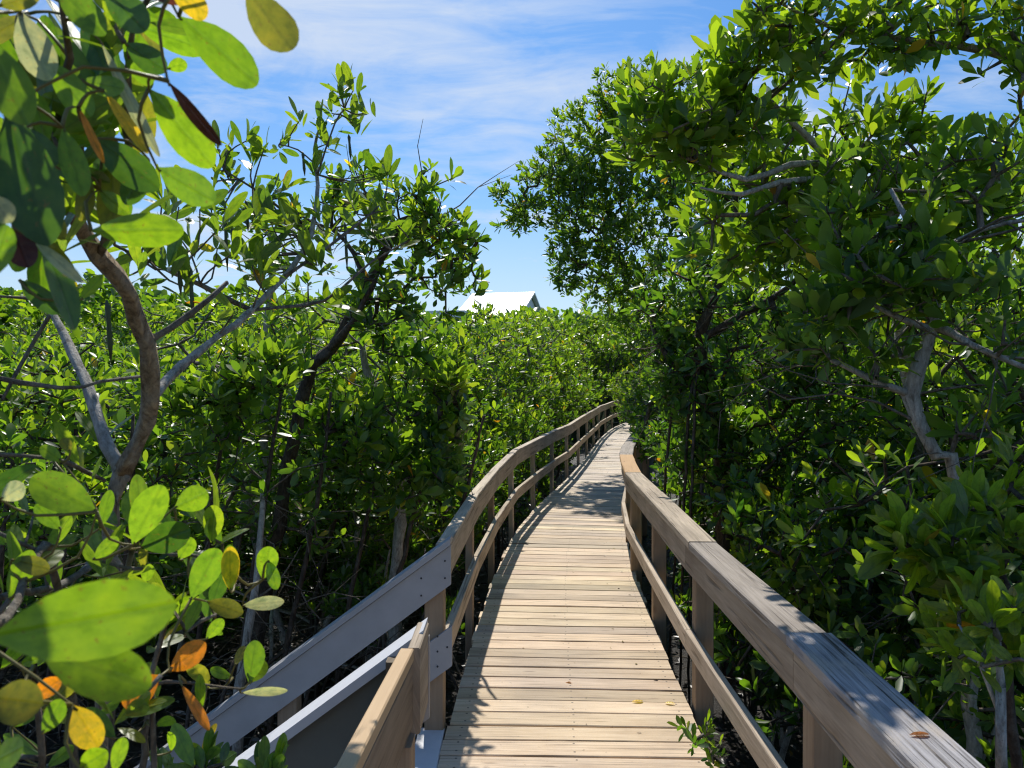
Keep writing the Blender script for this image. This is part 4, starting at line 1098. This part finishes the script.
    lv = [
     (180, 18, 262, 86, .80, 46, LG, .02), (246, -12, 296, 56, .72, 44, OL, .0), (172, -4, 212, 14, .72, 30, YE, .0), (169, 82, 221, 146, .74, 19, MA, .0),
     (150, 90, 212, 168, .78, 46, YG, .02), (92, 231, 181, 231, .86, 37, YG, .0), (126, 44, 168, 72, .85, 28, DG, .02), (168, 70, 188, 64, .9, 15, YG, .0),
     (22, 12, 50, 82, .75, 38, PA, .02), (102, 42, 160, 158, .80, 15, PA, .03), (10, 112, 48, 245, .68, 62, DG, .0), (64, 128, 84, 196, .75, 30, LG, .0),
     (80, 108, 104, 162, .78, 9, OR, .0), (106, 92, 148, 152, .8, 14, YE, .0), (158, 168, 216, 202, .8, 36, LG, .02), (96, 140, 160, 190, .82, 38, DG, .0),
     (14, 228, 30, 268, .7, 30, MA, .0), (40, 238, 84, 330, .72, 30, DG, .0), (34, 240, 82, 282, .7, 14, PA, .0), (150, 160, 126, 205, .85, 26, DG, .0),
     (-10, 40, 30, 130, .62, 44, LG, .0), (60, -12, 104, 32, .7, 34, LG, .0), (104, -14, 146, 30, .72, 36, DG, .0), (142, -10, 190, 0, .75, 20, MA, .0), (0, 8, 40, -6, .7, 22, OL, 0),
     (-8, 195, 12, 224, .6, 26, PA, 0), (52, 62, 92, 118, .78, 32, LG, .02), (82, 80, 128, 92, .8, 24, LG, .0), (28, 128, 58, 165, .74, 22, DG, 0),
     (20, 280, 58, 312, .95, 22, DG, .0), (80, 300, 104, 276, .95, 13, YG, 0), (-10, 280, 8, 225, .6, 28, LG, 0), (40, 200, 66, 240, .72, 22, OL, 0), (100, 190, 128, 214, .9, 18, YG, 0),
     # lower group
     (-14, 640, 168, 608, .46, 84, YG, .01), (38, 652, 150, 688, .52, 58, YG, .01), (96, 512, 30, 478, .95, 40, YG, .0), (132, 545, 162, 486, 1.0, 36, YG, .0), (140, 548, 188, 530, 1.05, 34, DG, .0),
     (174, 508, 208, 492, 1.08, 28, YG, 0), (8, 600, 30, 552, .95, 24, YG, 0), (92, 560, 118, 537, 1.0, 16, YG, 0), (190, 600, 218, 547, 1.05, 30, LG, 0), (230, 592, 228, 546, 1.05, 20, YE, 0), (230, 592, 229, 545, 1.05, 19, LG, 0),
     (262, 580, 270, 546, 1.15, 23, YG, 0), (242, 606, 282, 602, 1.15, 15, PA, .0), (206, 602, 242, 614, 1.1, 20, OL, 0), (185, 633, 200, 600, 1.12, 14, LG, 0), (168, 672, 205, 644, 1.0, 26, OR, 0), (160, 676, 123, 706, .95, 32, OR, 0),
     (70, 706, 96, 750, .72, 32, YE, 0), (180, 685, 207, 732, 1.05, 12, OR, 0), (248, 684, 254, 642, 1.15, 24, LG, 0), (250, 684, 262, 660, 1.15, 22, YG, .02), (240, 694, 288, 690, 1.15, 10, PA, 0), (200, 712, 198, 676, 1.1, 12, YG, 0),
     (-12, 700, 38, 706, .6, 46, OL, 0), (-20, 768, 26, 748, .6, 34, LG, 0), (78, 770, 106, 752, .7, 26, YG, 0), (112, 775, 122, 738, .75, 16, YG, 0), (40, 735, 62, 700, .7, 22, LG, 0), (28, 700, 60, 680, .8, 20, OR, 0),
     (170, 525, 150, 500, 1.1, 18, DG, 0), (60, 530, 36, 505, 1.0, 18, LG, 0), (0, 500, 22, 485, .9, 22, PA, 0), (100, 528, 110, 490, 1.1, 14, LG, 0), (178, 560, 192, 538, 1.1, 18, YG, 0), (10, 560, 50, 570, .95, 20, OL, 0), (40, 620, 70, 590, .9, 18, LG, 0),
     (62, 462, 40, 446, 1.1, 15, YG, 0), (70, 452, 62, 438, 1.1, 12, OL, 0), (205, 640, 222, 620, 1.1, 14, YG, 0), (268, 560, 276, 590, 1.15, 14, LG, 0)]
    q = random.Random(4)
    for i in range(34):      # leaves further inside the upper cluster
        x = q.uniform(-20, 150) ; y = q.uniform(-10, 250 - max(0, x - 40) * .9); a = q.uniform(.3, 2.6); l = q.uniform(46, 78)
        lv.append((x, y, x + l*math.cos(a)*q.choice((1, .5)), y + l*math.sin(a), q.uniform(.86, 1.12), l*q.uniform(.38, .46), q.choice((DG, DG, LG, LG, YG, OL, OL)), q.uniform(-.03, .05)))
    for i in range(46):      # smaller leaves behind the lower cluster
        x = q.uniform(-10, 235); y = q.uniform(500, 770); a = -q.uniform(.2, 2.8); l = q.uniform(22, 46)
        lv.append((x, y, x + l*math.cos(a), y + l*math.sin(a), q.uniform(1.1, 1.45), l*q.uniform(.4, .5), q.choice((DG, LG, LG, YG, YG, OL)), q.uniform(-.04, .05)))
    near = near_leaves(lv)
    near[3] *= 1.0
    # petioles: from each leaf to the closest stem
    allp = []
    for p, r in T + G + B + S: allp += [(q, rr) for q, rr in zip(p, r)]
    A = np.array([q for q, r in allp]); m = MB()
    for b, d in zip(near[0], near[1]):
        dist = np.linalg.norm(A - b, axis=1); j = int(np.argmin(dist))
        if dist[j] > .16: A = np.vstack([A, b]); continue
        A = np.vstack([A, b])
        q = A[j]; mid = (q + b) / 2 - norm(d) * dist[j] * .2
        pp, rr = smooth_line([q, mid, b, b + norm(d) * .004], [.0022, .0018, .0012, .0012], .03, .0)
        m.tube(pp, rr, 5)
    m.build('leaf_stalks', M['stalk'], root, smooth=True)
    rcurl = np.random.RandomState(8)
    o = leaf_mesh('large_leaves', root, M['leafnear'], *near, lod='hi', fold=.2, curl=np.where(np.arange(len(lv)) < len(lv) - 80, rcurl.uniform(-.10, .14, len(lv)), rcurl.uniform(-.12, .5, len(lv))))
    # finer sprays at the ends of the limbs
    rs = np.random.RandomState(11)
    tips = []; ax = []; size = []
    def spray(px, py, d, n, r, up=.9):
        for _ in range(n):
            c = P(px, py, d); tips.append(c + rs.normal(0, r, 3)); ax.append(V(0, 0, up) + rs.normal(0, .45, 3))
    for a in ((345, 108, 2.8, 4, .045), (325, 122, 2.8, 3, .04), (355, 100, 2.8, 2, .03), (295, 135, 2.7, 2, .04), (280, 148, 2.7, 2, .03), (240, 165, 2.5, 4, .05), (230, 180, 2.45, 4, .05), (262, 195, 2.5, 4, .06),
              (285, 205, 2.5, 4, .06), (350, 170, 2.8, 4, .06), (372, 200, 2.7, 5, .06), (340, 215, 2.6, 4, .06), (390, 190, 2.7, 3, .05), (375, 225, 2.6, 4, .05), (330, 255, 2.5, 4, .06), (310, 280, 2.4, 3, .05), (400, 235, 2.7, 3, .05),
              (220, 225, 2.2, 4, .07), (190, 240, 2.0, 4, .07), (160, 250, 1.9, 3, .06), (200, 265, 2.0, 3, .06), (240, 250, 2.3, 4, .08), (180, 215, 2.0, 3, .06), (120, 255, 1.6, 3, .05), (260, 240, 2.4, 3, .06), (215, 200, 2.2, 3, .05),
              (60, 200, 1.05, 5, .05), (30, 150, .95, 5, .05), (20, 60, .85, 4, .05), (100, 150, .98, 4, .04), (90, 60, .9, 3, .04), (40, 290, 1.8, 3, .06), (120, 10, .85, 2, .03),
              (10, 420, 1.5, 3, .08), (60, 470, 1.3, 2, .06), (150, 520, 1.2, 2, .04), (20, 540, 1.1, 3, .06), (80, 590, 1.2, 3, .06), (30, 700, 1.0, 4, .07), (60, 760, .95, 4, .06), (130, 620, 1.25, 3, .05)):
        spray(*a)
    tips = np.array(tips); ax = np.array(ax)
    sel = (rs.rand(len(tips)) < .72) | (tips[:, 2] > P(0, 145, 2.7)[2]); tips = tips[sel]; ax = ax[sel]
    a = list(rosettes(tips, ax, .095, (5, 7), .72, .02, .85)); a[4] = a[4] * .86
    leaf_mesh('foliage', root, M['leafnear'], *a, lod='hi')
    # stalks joining the sprays to the nearest limb
    m = MB()
    for q in tips:
        dist = np.linalg.norm(A - q, axis=1); j = int(np.argmin(dist + .4*np.maximum(0, A[:, 2]-q[2])))
        if dist[j] < .9:
            s0 = A[j]; mid = (s0 + q)/2 + rs.normal(0, .08*dist[j], 3) - V(0, 0, .08*dist[j])
            pp, rr = smooth_line([s0, mid, q], [.0032, .0026, .0018], .05, 0); m.tube(pp, rr, 5)
    m.build('twigs', M['twig'], root, smooth=True)
    # hanging propagules
    for (a, b, d, l) in ((303, 152, 2.7, .085), (349, 135, 2.75, .09), (225, 215, 2.2, .16), (231, 205, 2.2, .13), (246, 200, 2.45, .10), (190, 265, 1.9, .13), (345, 222, 2.6, .16), (107, 300, 1.5, .12), (178, 255, 1.9, .10)):
        p = P(a, b, d); m = MB()
        pts = [p, p + V(.002, 0, -l*.12), p + V(.003, 0, -l*.3), p + V(.006, 0, -l*.7), p + V(.008, 0, -l)]
        m.tube(pts, [.0015, .006, .004, .0055, .001], 7); m.build('seed_pod', M['pod'], root, smooth=True)
M['stalk'] = simple('leaf_stalk', (.16, .13, .03), .5)
near_tree()

# young glossy plant at the bottom left, below the handrail
plant('seedling', 'young dark green sprouts with pointed upright leaves below the grey handrail', 'seedling', V(-.60, 1.55, GZ),
      [([V(-.60, 1.55, GZ-.05), V(-.6, 1.55, .3), P(205, 770, 1.5)], [.008, .007, .004]), ([V(-.60, 1.55, GZ-.05), V(-.45, 1.5, .3), P(262, 785, 1.45)], [.006, .005, .003])],
      [(P(205, 765, 1.5), (.05, .03, .02), 6), (P(175, 775, 1.5), (.03, .03, .02), 2), (P(265, 778, 1.42), (.03, .03, .02), 3)], 71, lod='hi', size=.075, bright=.42, k=(5, 7), gap=0, keep=False, leafm='leafnear', spread=.7)

# bright young shrub at the lower right
plant('mangrove_shrub', 'small sunlit shrub with round lime green leaves in the lower right corner', 'shrub', V(1.32, 2.0, GZ),
      [([V(1.30, 2.0, GZ-.1), P(1004, 760, 1.9), P(1003, 690, 1.9), P(1000, 640, 1.9)], [.014, .013, .010, .005]), ([P(1003, 720, 1.9), P(975, 650, 1.95), P(960, 625, 2.0)], [.006, .004, .003])],
      [(P(995, 630, 1.9), (.05, .05, .04), 4), (P(1015, 610, 1.9), (.05, .05, .04), 3), (P(965, 615, 2.0), (.03, .03, .03), 3), (P(985, 660, 1.85), (.03, .03, .02), 2), (P(960, 655, 2.0), (.03, .03, .02), 2), (P(1020, 660, 1.8), (.03, .03, .03), 2)],
      72, lod='hi', size=.085, bright=.95, k=(4, 6), gap=0, leafm='leafnear', spread=1.3)

# fallen leaves on the planks and on the rail
def fallen(px, py, z, col, L_, label, an, curl=.3):
    d = (H - z) / ((py - CY) / F); p = V((px - CX) / F * d, d, z + .006)
    vs, fa, st, cc, uv = leaf_arrays(np.array([p]), np.array([[math.cos(an), math.sin(an), .05]]), np.array([[.1, 0, 1.]]), np.array([L_]), np.array([L_*.38]), np.array([col]), lod='hi', fold=.4, curl=np.array([curl*.2]))
    o = mesh_np('fallen_leaf', vs, fa, st, M['leafnear'], None, cc, uv, smooth=True, origin=p); tag(o, label, 'leaf', 'fallen leaves')
fallen(632, 704, 0, V(.35, .30, .03), .06, 'yellow fallen leaf lying on the deck planks near the right edge', .1)
fallen(572, 685, 0, V(.20, .11, .05), .05, 'curled brown fallen leaf in the middle of the deck', 2.4, 1.5)
fallen(632, 494, 0, V(.16, .22, .02), .08, 'green fallen leaf on the deck beside the right railing', .5)
fallen(911, 739, .872, V(.22, .09, .03), .045, 'brown fallen leaf resting on the weathered rail cap', .1)
fallen(676, 706, 0, V(.3, .26, .05), .05, 'small pale yellow leaf at the right end of a deck plank', 2.9)

# small dry bits scattered on the planks
n = 90
y = R.uniform(2.9, 14, n); off = R.uniform(.03, W - .03, n) ; off = np.where(R.rand(n) < .5, W - .02 - (W - off) * .35, off)
base = np.array([walk(s_of_y(a), b, .004)[0] for a, b in zip(y, off)])
an = R.uniform(0, 6.28, n); L_ = R.uniform(.008, .028, n)
c = np.where(R.rand(n, 1) < .6, V(.14, .08, .035), V(.30, .24, .06)) * R.uniform(.6, 1.2, (n, 1))
vs, fa, st, cc, uv = leaf_arrays(base, np.stack([np.cos(an), np.sin(an), np.full(n, .08)], 1), np.tile(V(.1, .1, 1), (n, 1)), L_, L_ * R.uniform(.15, .6, n), c, lod='low', fold=.5)
tag(mesh_np('leaf_debris', vs, fa, st, M['dead'], None, cc, uv), 'tiny dry leaf and twig crumbs scattered over the boardwalk planks', 'leaf debris', kind='stuff')
CLOUD_LOC = (1.2, .4, 0); CLOUD_COL = (5.5, 6.1, 7.0); SKY_SAT = 1.28; SKY_VAL = .84; SKY_TINT = (.62, .93, 1.16)
# ------------------------------------------------------------------ camera, sky, sun
cam = bpy.data.cameras.new('camera'); co_ = bpy.data.objects.new('camera', cam); COL.objects.link(co_)
co_.location = (0, 0, H); co_.rotation_euler = (math.radians(90 - 0.51), 0, 0)
cam.sensor_width = 36; cam.lens = F / 1024 * 36; cam.clip_start = .05; cam.clip_end = 5000
cam.dof.use_dof = True; cam.dof.focus_distance = 5.5; cam.dof.aperture_fstop = 11
sc.camera = co_
EL, AZ = math.radians(50), math.radians(-5)       # azimuth measured from the view direction, negative = left
sd_ = Vector((math.sin(AZ)*math.cos(EL), math.cos(AZ)*math.cos(EL), math.sin(EL)))
sun = bpy.data.lights.new('sun', 'SUN'); sun.energy = 4.9; sun.angle = math.radians(.53); sun.color = (1, .955, .88)
so = bpy.data.objects.new('sun', sun); COL.objects.link(so); so.rotation_euler = sd_.to_track_quat('Z', 'Y').to_euler()
w = bpy.data.worlds.new('World'); sc.world = w; w.use_nodes = True
nt = w.node_tree; nt.nodes.clear(); N, L = nt.nodes, nt.links
out = nd(N, 'ShaderNodeOutputWorld'); bg = nd(N, 'ShaderNodeBackground'); bg.inputs[1].default_value = .13
sky = nd(N, 'ShaderNodeTexSky'); sky.sky_type = 'NISHITA'; sky.sun_disc = False
sky.sun_elevation = EL; sky.sun_rotation = AZ; sky.altitude = 0; sky.air_density = 1.0; sky.dust_density = .6; sky.ozone_density = 1.6
tc = nd(N, 'ShaderNodeTexCoord').outputs['Generated']
sp = nd(N, 'ShaderNodeSeparateXYZ'); L.new(tc, sp.inputs[0])
zz = math_(nt, 'MAXIMUM', sp.outputs[2], 0.03)
zz = math_(nt, 'ADD', zz, .12)
cb = nd(N, 'ShaderNodeCombineXYZ')
L.new(math_(nt, 'DIVIDE', sp.outputs[0], zz), cb.inputs[0]); L.new(math_(nt, 'DIVIDE', sp.outputs[1], zz), cb.inputs[1])
mp = nd(N, 'ShaderNodeMapping'); mp.inputs['Rotation'].default_value = (0, 0, .5); mp.inputs['Scale'].default_value = (.9, 1.7, 1); mp.inputs['Location'].default_value = CLOUD_LOC
L.new(cb.outputs[0], mp.inputs['Vector'])
n1 = tex_noise(nt, mp.outputs[0], .75, 8, .58, .5)
n2 = tex_noise(nt, mp.outputs[0], 2.4, 8, .62, 1.2)
cl = math_(nt, 'MULTIPLY_ADD', n2, .35, math_(nt, 'MULTIPLY', n1, .75))
cm = ramp(nt, cl, [(.47, (0, 0, 0)), (.64, (1, 1, 1))])
u_ = math_(nt, 'DIVIDE', sp.outputs[0], math_(nt, 'MAXIMUM', sp.outputs[1], .15)); v_ = math_(nt, 'DIVIDE', sp.outputs[2], math_(nt, 'MAXIMUM', sp.outputs[1], .15))
bd = math_(nt, 'DIVIDE', math_(nt, 'SUBTRACT', v_, math_(nt, 'MULTIPLY_ADD', u_, -.24, .375)), .085)
bd = math_(nt, 'POWER', 2.718, math_(nt, 'MULTIPLY', math_(nt, 'MULTIPLY', bd, bd), -1))
low_ = math_(nt, 'DIVIDE', math_(nt, 'SUBTRACT', v_, .13), .075)
low_ = math_(nt, 'POWER', 2.718, math_(nt, 'MULTIPLY', math_(nt, 'MULTIPLY', low_, low_), -1))
cl = math_(nt, 'ADD', cl, math_(nt, 'MULTIPLY', bd, .155)); cl = math_(nt, 'ADD', cl, math_(nt, 'MULTIPLY', low_, .12)); cl = math_(nt, 'SUBTRACT', cl, .08)
cm = ramp(nt, cl, [(.47, (0, 0, 0)), (.66, (1, 1, 1))])
hz = ramp(nt, sp.outputs[2], [(0.0, (1, 1, 1)), (.09, (.7, .7, .7)), (.22, (0.16, .16, .16)), (.4, (0, 0, 0))])
cm = math_(nt, 'MAXIMUM', math_(nt, 'MULTIPLY', cm, .75), math_(nt, 'MULTIPLY', hz, .85), clamp=True)
hs = nd(N, 'ShaderNodeHueSaturation'); hs.inputs['Saturation'].default_value = SKY_SAT; hs.inputs['Value'].default_value = SKY_VAL
L.new(sky.outputs[0], hs.inputs['Color'])
skc = mix(nt, 1.0, hs.outputs[0], SKY_TINT, 'MULTIPLY')
L.new(mix(nt, cm, skc, CLOUD_COL), bg.inputs[0]); L.new(bg.outputs[0], out.inputs[0])
sc.view_settings.view_transform = 'Standard'; sc.view_settings.look = 'None'; sc.view_settings.exposure = 0
c = sc.cycles if hasattr(sc, 'cycles') else None
sc.render.engine = 'CYCLES'
c = sc.cycles
c.max_bounces = 6; c.diffuse_bounces = 3; c.glossy_bounces = 2; c.transmission_bounces = 4; c.transparent_max_bounces = 4
c.use_denoising = True; c.use_adaptive_sampling = True; c.adaptive_threshold = 0.015
c.sample_clamp_indirect = 6; c.time_limit = 780
c.filter_width = 1.2; c.caustics_reflective = False; c.caustics_refractive = False
